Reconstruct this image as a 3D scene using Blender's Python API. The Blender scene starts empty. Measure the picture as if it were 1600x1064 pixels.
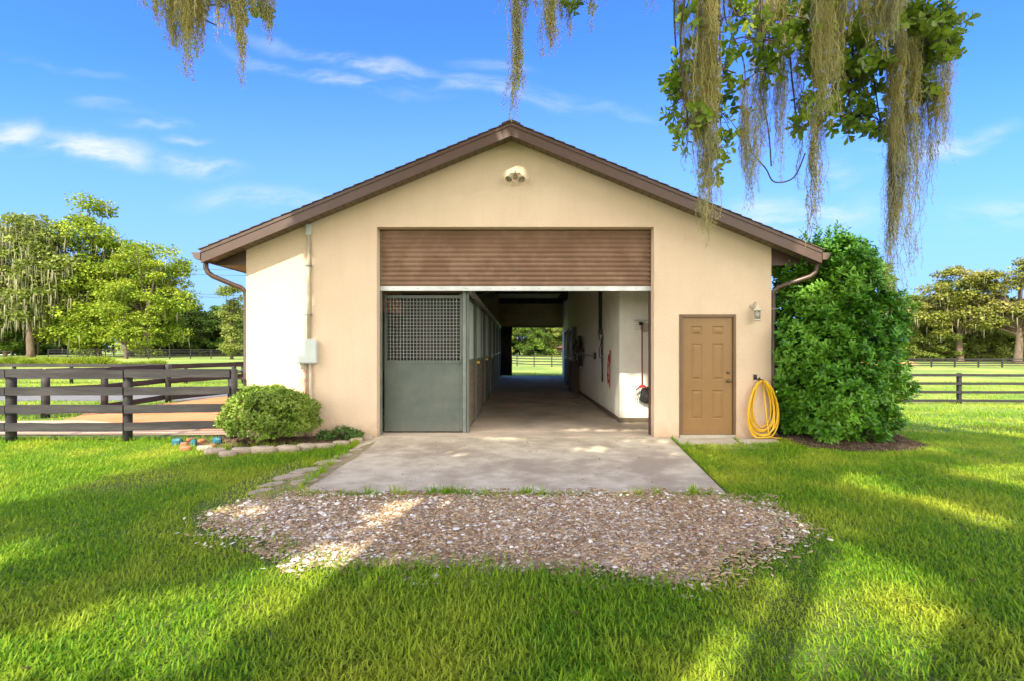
import bpy, bmesh, math, random
import numpy as np
from mathutils import Vector, Matrix
R = math.radians
random.seed(7); rng = np.random.default_rng(7)
S = bpy.context.scene; COL = S.collection

# ---------------------------------------------------------------- camera
CAMY, CAMZ, F = -8.9, 1.55, 800.0
cd = bpy.data.cameras.new('camera'); cam = bpy.data.objects.new('camera', cd); COL.objects.link(cam)
cam.location = (0, CAMY, CAMZ); cam.rotation_euler = (R(90), 0, 0)
cd.sensor_width = 36; cd.lens = 18; cd.shift_x = -0.005; cd.shift_y = 0.0069
cd.clip_start = 0.05; cd.clip_end = 4000
S.camera = cam
# ---------------------------------------------------------------- light
SX, SZ = 0.33, 0.98                       # light travels (SX, 1, -SZ)
sd = Vector((SX, 1, -SZ)).normalized()
sl = bpy.data.lights.new('sun', 'SUN'); so = bpy.data.objects.new('sun', sl); COL.objects.link(so)
sl.energy = 3.9; sl.angle = R(0.5); sl.color = (1.0, 0.91, 0.72)
so.rotation_euler = sd.to_track_quat('-Z', 'Y').to_euler(); so.location = (0, -20, 30)
S.view_settings.view_transform = 'Standard'; S.view_settings.look = 'None'
S.view_settings.gamma = 1; S.view_settings.exposure = 1.14
S.cycles.max_bounces = 9; S.cycles.diffuse_bounces = 7; S.cycles.transparent_max_bounces = 4
W = bpy.data.worlds.new('World'); S.world = W; W.use_nodes = True
nt = W.node_tree; nt.nodes.clear()
def N(nt, t, **k):
    n = nt.nodes.new(t)
    for a, b in k.items(): setattr(n, a, b)
    return n
def math_n(nt, op, a, b=None, clamp=False):
    n = N(nt, 'ShaderNodeMath', operation=op); n.use_clamp = clamp
    for i, v in enumerate((a, b)):
        if v is None: continue
        if isinstance(v, (int, float)): n.inputs[i].default_value = v
        else: nt.links.new(v, n.inputs[i])
    return n.outputs[0]
sky = N(nt, 'ShaderNodeTexSky', sky_type='NISHITA'); sky.sun_disc = False
sky.sun_elevation = R(43); sky.sun_rotation = math.pi + 0.32; sky.altitude = 10
sky.air_density = 1.0; sky.dust_density = 0.3; sky.ozone_density = 2.2
tc = N(nt, 'ShaderNodeTexCoord'); sp = N(nt, 'ShaderNodeSeparateXYZ'); nt.links.new(tc.outputs['Generated'], sp.inputs[0])
ay = math_n(nt, 'MAXIMUM', math_n(nt, 'ABSOLUTE', sp.outputs[1]), 0.02)
u = math_n(nt, 'DIVIDE', sp.outputs[0], ay); v = math_n(nt, 'DIVIDE', sp.outputs[2], ay)
cb = N(nt, 'ShaderNodeCombineXYZ'); nt.links.new(u, cb.inputs[0]); nt.links.new(v, cb.inputs[1])
wn = N(nt, 'ShaderNodeTexNoise'); wn.inputs['Scale'].default_value = 5; wn.inputs['Detail'].default_value = 6; nt.links.new(cb.outputs[0], wn.inputs['Vector'])
vm = N(nt, 'ShaderNodeVectorMath', operation='SUBTRACT'); nt.links.new(wn.outputs['Color'], vm.inputs[0]); vm.inputs[1].default_value = (.5, .5, .5)
vs = N(nt, 'ShaderNodeVectorMath', operation='SCALE'); nt.links.new(vm.outputs[0], vs.inputs[0]); vs.inputs['Scale'].default_value = 0.09
va = N(nt, 'ShaderNodeVectorMath', operation='ADD'); nt.links.new(cb.outputs[0], va.inputs[0]); nt.links.new(vs.outputs[0], va.inputs[1])
total = None
# wisps of cirrus: (centre u, v, half length, half width, tilt deg, strength)
for i, (px, py, rx, ry, an, st) in enumerate([
        (640, 112, 300, 20, 12, .75), (520, 118, 190, 15, 11, .7), (860, 150, 260, 14, 11, .35), (770, 100, 90, 16, 5, .28),
        (140, 232, 130, 34, 8, 1.0), (310, 258, 110, 22, 9, .8), (10, 205, 70, 34, 0, .9), (240, 190, 70, 13, -4, .6), (290, 212, 50, 10, 0, .5),
        (420, 318, 150, 24, 3, .6), (180, 165, 80, 14, 8, .3), (1240, 345, 170, 46, -4, .75), (1330, 265, 120, 30, -22, .6), (1480, 225, 130, 24, -18, .7), (1560, 330, 130, 40, -10, .4), (960, 380, 400, 60, 4, .15), (90, 100, 200, 9, 12, .16)]):
    mp = N(nt, 'ShaderNodeMapping', vector_type='TEXTURE'); nt.links.new(va.outputs[0], mp.inputs[0])
    mp.inputs['Location'].default_value = ((px - 808) / F, (543 - py) / F, 0); mp.inputs['Rotation'].default_value = (0, 0, R(-an)); mp.inputs['Scale'].default_value = (rx / F, ry / F, 1)
    ln = N(nt, 'ShaderNodeVectorMath', operation='LENGTH'); nt.links.new(mp.outputs[0], ln.inputs[0])
    mr = N(nt, 'ShaderNodeMapRange', interpolation_type='SMOOTHERSTEP'); nt.links.new(ln.outputs['Value'], mr.inputs[0])
    mr.inputs[1].default_value = 0; mr.inputs[2].default_value = 1.25; mr.inputs[3].default_value = st; mr.inputs[4].default_value = 0
    total = mr.outputs[0] if total is None else math_n(nt, 'MAXIMUM', total, mr.outputs[0])
m2 = N(nt, 'ShaderNodeMapping'); nt.links.new(va.outputs[0], m2.inputs[0]); m2.inputs['Rotation'].default_value = (0, 0, R(14)); m2.inputs['Scale'].default_value = (5, 19, 1)
n2 = N(nt, 'ShaderNodeTexNoise'); nt.links.new(m2.outputs[0], n2.inputs['Vector']); n2.inputs['Scale'].default_value = 1; n2.inputs['Detail'].default_value = 9; n2.inputs['Roughness'].default_value = .62
r2 = N(nt, 'ShaderNodeMapRange', interpolation_type='SMOOTHSTEP'); nt.links.new(n2.outputs[0], r2.inputs[0]); r2.inputs[1].default_value = .34; r2.inputs[2].default_value = .72
cm = math_n(nt, 'MULTIPLY', total, r2.outputs[0], True)
hz = N(nt, 'ShaderNodeMapRange', interpolation_type='SMOOTHSTEP'); nt.links.new(v, hz.inputs[0]); hz.inputs[1].default_value = 0; hz.inputs[2].default_value = .62; hz.inputs[3].default_value = .85; hz.inputs[4].default_value = 0
tint = N(nt, 'ShaderNodeMix', data_type='RGBA', blend_type='MULTIPLY'); tint.inputs[0].default_value = 1
nt.links.new(sky.outputs[0], tint.inputs[6]); tint.inputs[7].default_value = (.40, .80, 1.75, 1)
mh = N(nt, 'ShaderNodeMix', data_type='RGBA'); nt.links.new(hz.outputs[0], mh.inputs[0]); nt.links.new(tint.outputs[2], mh.inputs[6]); mh.inputs[7].default_value = (1.55, 2.6, 3.8, 1)
mc = N(nt, 'ShaderNodeMix', data_type='RGBA'); nt.links.new(cm, mc.inputs[0]); nt.links.new(mh.outputs[2], mc.inputs[6]); mc.inputs[7].default_value = (3.9, 4.05, 4.2, 1)
# added warm fill: sky behind the camera brightened to lift the shaded front
bk = N(nt, 'ShaderNodeMapRange', interpolation_type='SMOOTHSTEP'); nt.links.new(sp.outputs[1], bk.inputs[0]); bk.inputs[1].default_value = .12; bk.inputs[2].default_value = -.35; bk.inputs[3].default_value = 0; bk.inputs[4].default_value = .8
mk = N(nt, 'ShaderNodeMix', data_type='RGBA'); nt.links.new(bk.outputs[0], mk.inputs[0]); nt.links.new(mc.outputs[2], mk.inputs[6]); mk.inputs[7].default_value = (21.0, 19.2, 16.4, 1)
bg = N(nt, 'ShaderNodeBackground'); bg.inputs[1].default_value = 0.12; nt.links.new(mk.outputs[2], bg.inputs[0])
wo = N(nt, 'ShaderNodeOutputWorld'); nt.links.new(bg.outputs[0], wo.inputs[0])

# ---------------------------------------------------------------- helpers
def tag(o, label=None, cat=None, group=None, kind=None):
    for k, v_ in (('label', label), ('category', cat), ('group', group), ('kind', kind)):
        if v_: o[k] = v_
    return o
def empty(name, loc, label, cat, group=None, rz=0):
    o = bpy.data.objects.new(name, None); COL.objects.link(o); o.location = loc; o.rotation_euler = (0, 0, rz)
    o.empty_display_size = .2
    return tag(o, label, cat, group)
def org(o):
    p = Vector((0, 0, 0))
    while o is not None: p += o.location; o = o.parent
    return p
def link(name, me, m, parent, base):
    ob = bpy.data.objects.new(name, me); COL.objects.link(ob)
    if m: me.materials.append(m)
    if parent is not None: ob.parent = parent
    else: ob.location = base
    return ob
def arr_mesh(name, V, Fc, m, parent=None, smooth=False, loc=None):
    """V (n,3) world coordinates, Fc (k,3|4) faces: one mesh object, fast"""
    V = np.asarray(V, np.float32); Fc = np.asarray(Fc, np.int32)
    if parent is not None: base = org(parent)
    elif loc is not None: base = Vector(loc)
    else:
        mn, mx = V.min(0), V.max(0); base = Vector(((mn[0] + mx[0]) / 2, (mn[1] + mx[1]) / 2, mn[2]))
    V = V - np.array(base, np.float32)
    me = bpy.data.meshes.new(name); k = Fc.shape[1]
    me.vertices.add(len(V)); me.vertices.foreach_set('co', V.ravel())
    me.loops.add(Fc.size); me.loops.foreach_set('vertex_index', Fc.ravel())
    me.polygons.add(len(Fc)); me.polygons.foreach_set('loop_start', np.arange(0, Fc.size, k, dtype=np.int32))
    me.polygons.foreach_set('loop_total', np.full(len(Fc), k, np.int32))
    if smooth: me.polygons.foreach_set('use_smooth', np.ones(len(Fc), bool))
    me.update(calc_edges=True)
    return link(name, me, m, parent, base)
class MB:
    def __init__(s): s.v = []; s.f = []; s.sm = []
    def add(s, vs, fs, smooth=False):
        o = len(s.v); s.v += [tuple(p) for p in vs]; s.f += [tuple(i + o for i in f) for f in fs]; s.sm += [smooth] * len(fs); return s
    def box(s, x0, y0, z0, x1, y1, z1, M=None):
        x0, x1 = sorted((x0, x1)); y0, y1 = sorted((y0, y1)); z0, z1 = sorted((z0, z1))
        vs = [Vector(p) for p in ((x0, y0, z0), (x1, y0, z0), (x1, y1, z0), (x0, y1, z0), (x0, y0, z1), (x1, y0, z1), (x1, y1, z1), (x0, y1, z1))]
        if M is not None: vs = [M @ p for p in vs]
        return s.add(vs, [(0, 3, 2, 1), (4, 5, 6, 7), (0, 1, 5, 4), (1, 2, 6, 5), (2, 3, 7, 6), (3, 0, 4, 7)])
    def prism(s, pts, y0, y1):
        """outline in (x, z), extruded from y0 to y1"""
        n = len(pts); a = sum(pts[i][0] * pts[(i + 1) % n][1] - pts[(i + 1) % n][0] * pts[i][1] for i in range(n))
        if a < 0: pts = pts[::-1]
        vs = [(x, y0, z) for x, z in pts] + [(x, y1, z) for x, z in pts]
        return s.add(vs, [tuple(range(n)), tuple(range(2 * n - 1, n - 1, -1))] + [(i, i + n, (i + 1) % n + n, (i + 1) % n) for i in range(n)])
    def beam(s, a, b, w, h):
        a, b = Vector(a), Vector(b); d = (b - a).normalized(); up = Vector((0, 0, 1))
        if abs(d.z) > .95: up = Vector((0, 1, 0))
        x = d.cross(up).normalized() * w / 2; y = x.normalized().cross(d).normalized() * h / 2
        return s.add([a - x - y, a + x - y, a + x + y, a - x + y, b - x - y, b + x - y, b + x + y, b - x + y],
                     [(0, 1, 2, 3), (7, 6, 5, 4), (0, 4, 5, 1), (1, 5, 6, 2), (2, 6, 7, 3), (3, 7, 4, 0)])
    def tube(s, pts, rad, n=8, caps=True):
        pts = [Vector(p) for p in pts]; rad = rad if isinstance(rad, (list, tuple)) else [rad] * len(pts)
        vs, fs = [], []; pu = None
        for i, p in enumerate(pts):
            d = (pts[min(i + 1, len(pts) - 1)] - pts[max(i - 1, 0)]).normalized()
            if pu is None: pu = Vector((0, 0, 1)) if abs(d.z) < .9 else Vector((1, 0, 0))
            x = d.cross(pu).normalized(); pu = x.cross(d).normalized()
            for k in range(n):
                a = 2 * math.pi * k / n; vs.append(p + (x * math.cos(a) + pu * math.sin(a)) * rad[i])
        for i in range(len(pts) - 1):
            for k in range(n):
                fs.append((i * n + k, i * n + (k + 1) % n, (i + 1) * n + (k + 1) % n, (i + 1) * n + k))
        s.add(vs, [f[::-1] for f in fs], True)
        if caps:
            m = len(vs); o = len(s.v) - m
            s.f += [tuple(o + k for k in range(n)), tuple(o + m - 1 - k for k in range(n))]; s.sm += [False, False]
        return s
    def lathe(s, prof, c, n=20, axis='Z'):
        vs, fs = [], []
        for r_, h in prof:
            for k in range(n):
                a = 2 * math.pi * k / n; x, y = r_ * math.cos(a), r_ * math.sin(a)
                vs.append((c[0] + x, c[1] + y, c[2] + h) if axis == 'Z' else ((c[0] + x, c[1] + h, c[2] + y) if axis == 'Y' else (c[0] + h, c[1] + x, c[2] + y)))
        for i in range(len(prof) - 1):
            for k in range(n): fs.append((i * n + k, i * n + (k + 1) % n, (i + 1) * n + (k + 1) % n, (i + 1) * n + k))
        fs.append(tuple(range(n))[::-1]); fs.append(tuple(range((len(prof) - 1) * n, len(prof) * n)))
        return s.add(vs, fs, True)
    def build(s, name, m, parent=None, bevel=0, loc=None, label=None):
        if parent is not None: base = org(parent)
        elif loc is not None: base = Vector(loc)
        else:
            a = np.array(s.v); mn, mx = a.min(0), a.max(0); base = Vector(((mn[0] + mx[0]) / 2, (mn[1] + mx[1]) / 2, mn[2]))
        me = bpy.data.meshes.new(name); me.from_pydata([Vector(p) - base for p in s.v], [], s.f)
        me.polygons.foreach_set('use_smooth', s.sm); me.update()
        bm = bmesh.new(); bm.from_mesh(me); bmesh.ops.recalc_face_normals(bm, faces=bm.faces)
        if bevel:
            bmesh.ops.bevel(bm, geom=[e for e in bm.edges if e.is_manifold and e.calc_face_angle(0) > .6], offset=bevel, segments=2, affect='EDGES', clamp_overlap=True)
        bm.to_mesh(me); bm.free()
        ob = link(name, me, m, parent, base)
        if label: ob['label'] = label
        return ob
def copy_tree(o, parent=None):
    c = o.copy(); COL.objects.link(c); c.parent = parent
    for ch in list(o.children): copy_tree(ch, c)
    return c
def G(px, py, z=0.0):
    """where the sight line of a point measured on the photo meets height z"""
    d = (CAMZ - z) * F / (py - 543); return ((px - 808) * d / F, d + CAMY)
def AT(px, py, y):
    d = y - CAMY; return Vector(((px - 808) * d / F, y, CAMZ + (543 - py) * d / F))
def snoise(x, y, s=1.0, seed=0):
    r_ = np.random.default_rng(seed); t = 0
    for k in range(7):
        a = r_.uniform(0, 6.28); f = s * r_.uniform(.6, 2.4); t = t + np.sin((x * math.cos(a) + y * math.sin(a)) * f + r_.uniform(0, 6.28)) / 7
    return t * 1.8
def inpoly(x, y, poly):
    x = np.asarray(x); y = np.asarray(y); c = np.zeros(x.shape, bool); n = len(poly)
    for i in range(n):
        x0, y0 = poly[i]; x1, y1 = poly[(i + 1) % n]
        if y0 == y1: continue
        c ^= ((y0 > y) != (y1 > y)) & (x < (x1 - x0) * (y - y0) / (y1 - y0) + x0)
    return c
def sst(t): t = np.clip(t, 0, 1); return t * t * (3 - 2 * t)
def ground_z(x, y):
    x = np.asarray(x, float); y = np.asarray(y, float)
    x0 = 4.8 - 11 * sst((y - 19.5) / 8)
    return -0.65 * sst((x - x0) / 7) * sst((y + 3) / 15)
# orientation frames for stamped leaves: columns = (side, along, normal)
def frames(along, normal_hint):
    a = along / np.linalg.norm(along, axis=1, keepdims=True)
    s_ = np.cross(a, normal_hint); s_ /= np.maximum(np.linalg.norm(s_, axis=1, keepdims=True), 1e-6)
    n_ = np.cross(s_, a); return np.stack([s_, a, n_], axis=2)
def stamp(tv, tf, pos, M, sc):
    tv = np.asarray(tv, float); tf = np.asarray(tf)
    V = np.einsum('nij,kj->nki', M, tv) * np.asarray(sc).reshape(-1, 1, 1) + pos[:, None, :]
    Fc = tf[None] + (np.arange(len(pos)) * len(tv))[:, None, None]
    return V.reshape(-1, 3), Fc.reshape(-1, tf.shape[1])
LEAF_V = [(0, 0, 0), (.2, .35, .05), (.17, .75, .02), (0, 1, -.08), (-.17, .75, .02), (-.2, .35, .05), (0, .4, -.02), (0, .75, -.03)]
LEAF_F = [(0, 1, 6, 5), (6, 1, 2, 7), (5, 6, 7, 4), (7, 2, 3, 4)]
LEAF_V2 = [(0, 0, 0), (.2, .3, .05), (.3, .7, .05), (.1, .98, -.03), (-.1, .98, -.03), (-.3, .7, .05), (-.2, .3, .05), (0, .5, -.03)]
LEAF_F2 = [(0, 1, 7, 6), (1, 2, 7, 7), (7, 2, 3, 4), (7, 4, 5, 6)]
CARD_V = [(0, 0, 0), (.42, .5, .12), (0, 1, 0), (-.42, .5, .12)]; CARD_F = [(0, 1, 2, 3)]
def unit(n, r_=rng):
    a = r_.normal(size=(n, 3)); return a / np.linalg.norm(a, axis=1, keepdims=True)

# ---------------------------------------------------------------- materials
def mat(name, col, rough=.7, var=None, vscale=3, bump=0, bscale=40, metal=0, spec=.5, detail=6, coord='Object', var2=None, v2scale=.6, stretch=None, bdist=.02, coat=0):
    m = bpy.data.materials.new(name); m.use_nodes = True; t = m.node_tree; b = t.nodes['Principled BSDF']
    b.inputs['Roughness'].default_value = rough; b.inputs['Metallic'].default_value = metal; b.inputs['Specular IOR Level'].default_value = spec
    b.inputs['Coat Weight'].default_value = coat
    b.inputs['Base Color'].default_value = (*col, 1)
    if var or bump or var2:
        tcn = N(t, 'ShaderNodeTexCoord'); src = tcn.outputs[coord]
        if stretch:
            mp = N(t, 'ShaderNodeMapping'); t.links.new(src, mp.inputs[0]); mp.inputs['Scale'].default_value = stretch; src = mp.outputs[0]
        out = None
        for c2, sc, lo, hi in ((var, vscale, .38, .62), (var2, v2scale, .45, .62)):
            if not c2: continue
            n = N(t, 'ShaderNodeTexNoise'); t.links.new(src, n.inputs['Vector']); n.inputs['Scale'].default_value = sc; n.inputs['Detail'].default_value = detail; n.inputs['Roughness'].default_value = .6
            mr = N(t, 'ShaderNodeMapRange'); t.links.new(n.outputs[0], mr.inputs[0]); mr.inputs[1].default_value = lo; mr.inputs[2].default_value = hi
            mx = N(t, 'ShaderNodeMix', data_type='RGBA'); t.links.new(mr.outputs[0], mx.inputs[0]); mx.inputs[7].default_value = (*c2, 1)
            if out is None: mx.inputs[6].default_value = (*col, 1)
            else: t.links.new(out, mx.inputs[6])
            out = mx.outputs[2]
        if out: t.links.new(out, b.inputs['Base Color'])
        if bump:
            n = N(t, 'ShaderNodeTexNoise'); t.links.new(src, n.inputs['Vector']); n.inputs['Scale'].default_value = bscale; n.inputs['Detail'].default_value = 4
            bp = N(t, 'ShaderNodeBump'); bp.inputs['Strength'].default_value = bump; bp.inputs['Distance'].default_value = bdist
            t.links.new(n.outputs[0], bp.inputs['Height']); t.links.new(bp.outputs[0], b.inputs['Normal'])
    return m
def leafmat(name, c1, c2, c3=None, trans=.35, rough=.5, spec=.35, pscale=.5):
    """foliage: colour differs leaf by leaf and in patches; some light passes through"""
    m = bpy.data.materials.new(name); m.use_nodes = True; t = m.node_tree; b = t.nodes['Principled BSDF']
    g = N(t, 'ShaderNodeNewGeometry'); mx = N(t, 'ShaderNodeMix', data_type='RGBA'); t.links.new(g.outputs['Random Per Island'], mx.inputs[0])
    mx.inputs[6].default_value = (*c1, 1); mx.inputs[7].default_value = (*c2, 1); out = mx.outputs[2]
    if c3:
        n = N(t, 'ShaderNodeTexNoise'); t.links.new(g.outputs['Position'], n.inputs['Vector']); n.inputs['Scale'].default_value = pscale; n.inputs['Detail'].default_value = 4
        mr = N(t, 'ShaderNodeMapRange'); t.links.new(n.outputs[0], mr.inputs[0]); mr.inputs[1].default_value = .45; mr.inputs[2].default_value = .68
        m3 = N(t, 'ShaderNodeMix', data_type='RGBA'); t.links.new(mr.outputs[0], m3.inputs[0]); t.links.new(out, m3.inputs[6]); m3.inputs[7].default_value = (*c3, 1); out = m3.outputs[2]
    t.links.new(out, b.inputs['Base Color']); b.inputs['Roughness'].default_value = rough; b.inputs['Specular IOR Level'].default_value = spec
    tr = N(t, 'ShaderNodeBsdfTranslucent'); t.links.new(out, tr.inputs[0]); ms = N(t, 'ShaderNodeMixShader'); ms.inputs[0].default_value = trans
    t.links.new(b.outputs[0], ms.inputs[1]); t.links.new(tr.outputs[0], ms.inputs[2]); t.links.new(ms.outputs[0], t.nodes['Material Output'].inputs[0])
    return m
M = {}
M['stucco'] = mat('stucco', (.69, .545, .40), .9, (.65, .51, .37), 1.1, .9, 38, spec=.2, bdist=.012, var2=(.67, .51, .375), v2scale=.35)
M['brown'] = mat('brown_trim', (.078, .042, .030), .5, (.062, .034, .025), 2.5, .1, 8)
M['soffit'] = mat('soffit', (.17, .125, .075), .6, (.13, .09, .055), 3)
M['gutter'] = mat('gutter', (.085, .052, .037), .35, spec=.6)
M['shingle'] = mat('shingle', (.055, .04, .035), .95, (.09, .065, .05), 9, .8, 30)
M['roller'] = mat('roller_door', (.205, .115, .070), .45, (.165, .092, .055), 1.2, .05, 10, spec=.5, var2=(.24, .145, .095), v2scale=2.2)
M['alu'] = mat('aluminium', (.62, .64, .64), .4, (.5, .52, .52), 4, metal=.3)
M['galv'] = mat('galvanised', (.20, .23, .21), .5, (.15, .175, .16), 6, metal=.5)
M['mesh'] = mat('mesh_wire', (.33, .37, .35), .5, metal=.2)
M['greenmetal'] = mat('green_grey_metal', (.085, .108, .092), .45, (.066, .088, .075), 1.5, .08, 6, spec=.5, var2=(.11, .125, .105), v2scale=1.3)
M['darkwood'] = mat('dark_wood', (.07, .05, .035), .8, (.04, .03, .022), 4, .3, 15, stretch=(1, 1, .15))
M['stallwood'] = mat('stall_wood', (.22, .17, .115), .75, (.14, .105, .07), 5, .3, 12, stretch=(1, .2, 3))
M['white'] = mat('white_paint_wall', (.84, .82, .74), .85, (.76, .74, .65), 2.2, .25, 60, bdist=.006)
M['inside'] = mat('inside_wall', (.76, .66, .45), .85, (.6, .5, .32), 2)
M['rearroll'] = mat('rear_roller', (.72, .56, .28), .6, (.62, .48, .24), 2)
M['ceil'] = mat('ceiling_boards', (.62, .46, .27), .8, (.50, .36, .20), 3)
M['basebd'] = mat('baseboard', (.12, .09, .06), .7)
M['door'] = mat('door_paint', (.25, .138, .043), .42, (.225, .122, .038), 1.5, .05, 25)
M['doorframe'] = mat('door_frame_paint', (.15, .088, .040), .5, (.13, .076, .034), 3)
M['brass'] = mat('aged_brass', (.16, .12, .07), .35, metal=.9)
M['grey_box'] = mat('grey_enclosure', (.50, .55, .53), .45, (.46, .51, .49), 3)
M['pvc'] = mat('painted_conduit', (.52, .47, .36), .6, (.42, .36, .26), 6, .1, 20)
M['rust'] = mat('rusty_pipe', (.36, .33, .27), .7, (.30, .14, .07), 7)
M['hose'] = mat('yellow_hose', (.80, .50, .012), .38, (.70, .42, .01), 8, spec=.5)
M['black'] = mat('black_rubber', (.02, .02, .02), .5)
M['steel'] = mat('steel', (.45, .45, .44), .35, metal=.8)
M['leather'] = mat('black_leather', (.028, .02, .018), .5, (.05, .03, .02), 6)
M['red'] = mat('red_webbing', (.35, .03, .035), .6)
M['maroon'] = mat('maroon_paint', (.22, .02, .025), .45)
M['concrete'] = mat('concrete', (.57, .51, .39), .9, (.44, .39, .285), 3.2, .35, 45, var2=(.34, .285, .215), spec=.2, v2scale=.8, detail=9, bdist=.01)
M['concrete_in'] = mat('worn_concrete', (.52, .45, .36), .95, (.38, .32, .25), 1.3, .3, 30, spec=.08, var2=(.58, .48, .37), v2scale=.8, detail=9, bdist=.01)
M['pad'] = mat('pad_concrete', (.46, .42, .33), .9, (.36, .33, .25), 3, .4, 50, bdist=.01)
M['soil'] = mat('soil', (.20, .13, .075), 1, (.12, .08, .045), 5, 1, 35)
M['worn'] = mat('worn_dirt', (.34, .26, .165), 1, (.20, .20, .07), 5, 1, 40)
M['gravelbase'] = mat('gravel_base', (.44, .32, .20), 1, (.30, .21, .125), 6, 1, 60, var2=(.58, .46, .32), v2scale=1.5)
M['mulch'] = mat('mulch', (.085, .052, .03), 1, (.13, .085, .05), 12, 1, 50)
M['sand'] = mat('sand', (.56, .41, .26), .95, (.48, .31, .18), 1.5, .4, 20)
M['clay'] = mat('clay', (.46, .17, .05), .95, (.50, .23, .09), .8, .4, 12)
M['road'] = mat('asphalt', (.16, .155, .15), .9, (.12, .12, .115), 3)
M['fence'] = mat('weathered_fence_board', (.020, .018, .020), .75, (.040, .037, .037), 5, .35, 25, stretch=(.35, .35, 3), var2=(.012, .011, .012), v2scale=2)
M['fencefar'] = mat('black_fence', (.012, .011, .012), .75, (.02, .019, .019), 5)
M['bark'] = mat('bark', (.16, .115, .08), .95, (.09, .065, .045), 6, 1, 18, stretch=(1, 1, .25), bdist=.04)
M['twig'] = mat('twig', (.085, .06, .04), .9)
M['stone'] = mat('flat_stone', (.42, .345, .26), .9, (.31, .25, .185), 5, .6, 25)
M['teal'] = mat('teal_lump', (.015, .14, .19), .5, (.012, .07, .09), 8, .3, 30)
M['brick'] = mat('broken_brick', (.42, .17, .085), .9, (.32, .12, .06), 8, .5, 40)
M['glass'] = mat('lantern_glass', (.75, .75, .68), .15); M['glass'].node_tree.nodes['Principled BSDF'].inputs['Transmission Weight'].default_value = .85
M['farwhite'] = mat('far_building', (.68, .70, .70), .8, (.6, .62, .62), .5)
M['farroof'] = mat('far_roof', (.45, .25, .18), .8, (.38, .2, .15), .5)
# ground grass
gm = mat('lawn_ground', (.17, .25, .03), .95, (.12, .19, .018), 2.2, .8, 30, var2=(.27, .31, .05), v2scale=.12, bdist=.03)
t_ = gm.node_tree; b_ = t_.nodes['Principled BSDF']; src_ = b_.inputs['Base Color'].links[0].from_socket      # thatch and soil where the blades are modelled
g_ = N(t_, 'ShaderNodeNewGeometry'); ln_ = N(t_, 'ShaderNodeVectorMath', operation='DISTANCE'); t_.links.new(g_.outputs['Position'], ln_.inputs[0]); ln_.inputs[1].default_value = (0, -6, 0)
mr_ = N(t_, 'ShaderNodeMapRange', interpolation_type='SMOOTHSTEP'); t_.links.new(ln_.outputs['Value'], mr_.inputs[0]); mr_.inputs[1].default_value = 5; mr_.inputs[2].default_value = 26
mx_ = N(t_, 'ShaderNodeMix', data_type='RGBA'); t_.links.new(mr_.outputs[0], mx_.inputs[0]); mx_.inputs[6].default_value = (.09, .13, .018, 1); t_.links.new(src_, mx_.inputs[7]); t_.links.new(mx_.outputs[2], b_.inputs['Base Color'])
M['lawn'] = gm; M['lampm'] = mat('weathered_lamp_paint', (.36, .30, .18), .6)
M['grass'] = leafmat('grass_blade', (.105, .28, .014), (.30, .45, .022), (.46, .53, .045), .45, .5, .18, .9)
M['grassdry'] = leafmat('dry_grass', (.32, .25, .09), (.24, .27, .06), None, .25)
M['pebble'] = leafmat('white_pebble', (.62, .55, .44), (.92, .88, .78), None, 0, .8, .2)
M['shell'] = leafmat('gravel_chip', (.32, .22, .13), (.88, .80, .66), None, 0, .85, .2)
M['chip'] = leafmat('wood_chip', (.22, .13, .07), (.58, .44, .28), None, 0, .9, .1)
M['mulchchip'] = leafmat('mulch_chip', (.045, .032, .02), (.16, .115, .075), None, 0, .95, .1)
M['bush'] = leafmat('bush_leaf', (.032, .125, .008), (.095, .26, .014), (.17, .37, .03), .22, .42, .3, 1.3)
M['ball'] = leafmat('ball_shrub_leaf', (.09, .18, .018), (.25, .36, .04), (.34, .44, .07), .25, .45, .4, 2.5)
M['weed'] = leafmat('weed_leaf', (.05, .13, .02), (.12, .22, .04), None, .25)
M['oak'] = leafmat('oak_leaf', (.09, .19, .014), (.22, .33, .022), (.32, .40, .04), .4, .4, .4, 3)
M['canopy'] = leafmat('oak_leaf_high', (.06, .10, .015), (.11, .16, .02), None, .3)
M['moss'] = leafmat('hanging_moss', (.34, .31, .12), (.58, .52, .22), (.38, .38, .24), .35, .9, .05, 2)
M['t_bright'] = leafmat('bright_foliage', (.12, .21, .016), (.26, .34, .026), (.34, .40, .04), .3, .6, .2, .35)
M['t_olive'] = leafmat('olive_foliage', (.12, .18, .03), (.23, .28, .05), (.29, .33, .08), .3, .6, .2, .3)
M['t_dark'] = leafmat('dark_foliage', (.05, .105, .015), (.12, .20, .03), (.17, .26, .035), .3, .6, .2, .25)
M['t_gold'] = leafmat('golden_foliage', (.13, .17, .025), (.26, .27, .05), (.34, .32, .09), .3, .6, .2, .3)
M['t_moss'] = leafmat('tree_moss', (.22, .22, .13), (.34, .33, .22), None, .3, .9, .05)
def add_wave_lines(m, axis, scale, dark, width=.08):
    """groove lines across a board surface (pattern of the material)"""
    t = m.node_tree; b = t.nodes['Principled BSDF']; src = b.inputs['Base Color'].links[0].from_socket if b.inputs['Base Color'].links else None
    tcn = N(t, 'ShaderNodeTexCoord'); s3 = N(t, 'ShaderNodeSeparateXYZ'); t.links.new(tcn.outputs['Object'], s3.inputs[0])
    f = math_n(t, 'FRACT', math_n(t, 'MULTIPLY', s3.outputs['XYZ'.index(axis)], scale)); l = math_n(t, 'LESS_THAN', f, width)
    mx = N(t, 'ShaderNodeMix', data_type='RGBA'); t.links.new(l, mx.inputs[0]); mx.inputs[7].default_value = (*dark, 1)
    if src: t.links.new(src, mx.inputs[6])
    else: mx.inputs[6].default_value = b.inputs['Base Color'].default_value
    t.links.new(mx.outputs[2], b.inputs['Base Color'])
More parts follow.
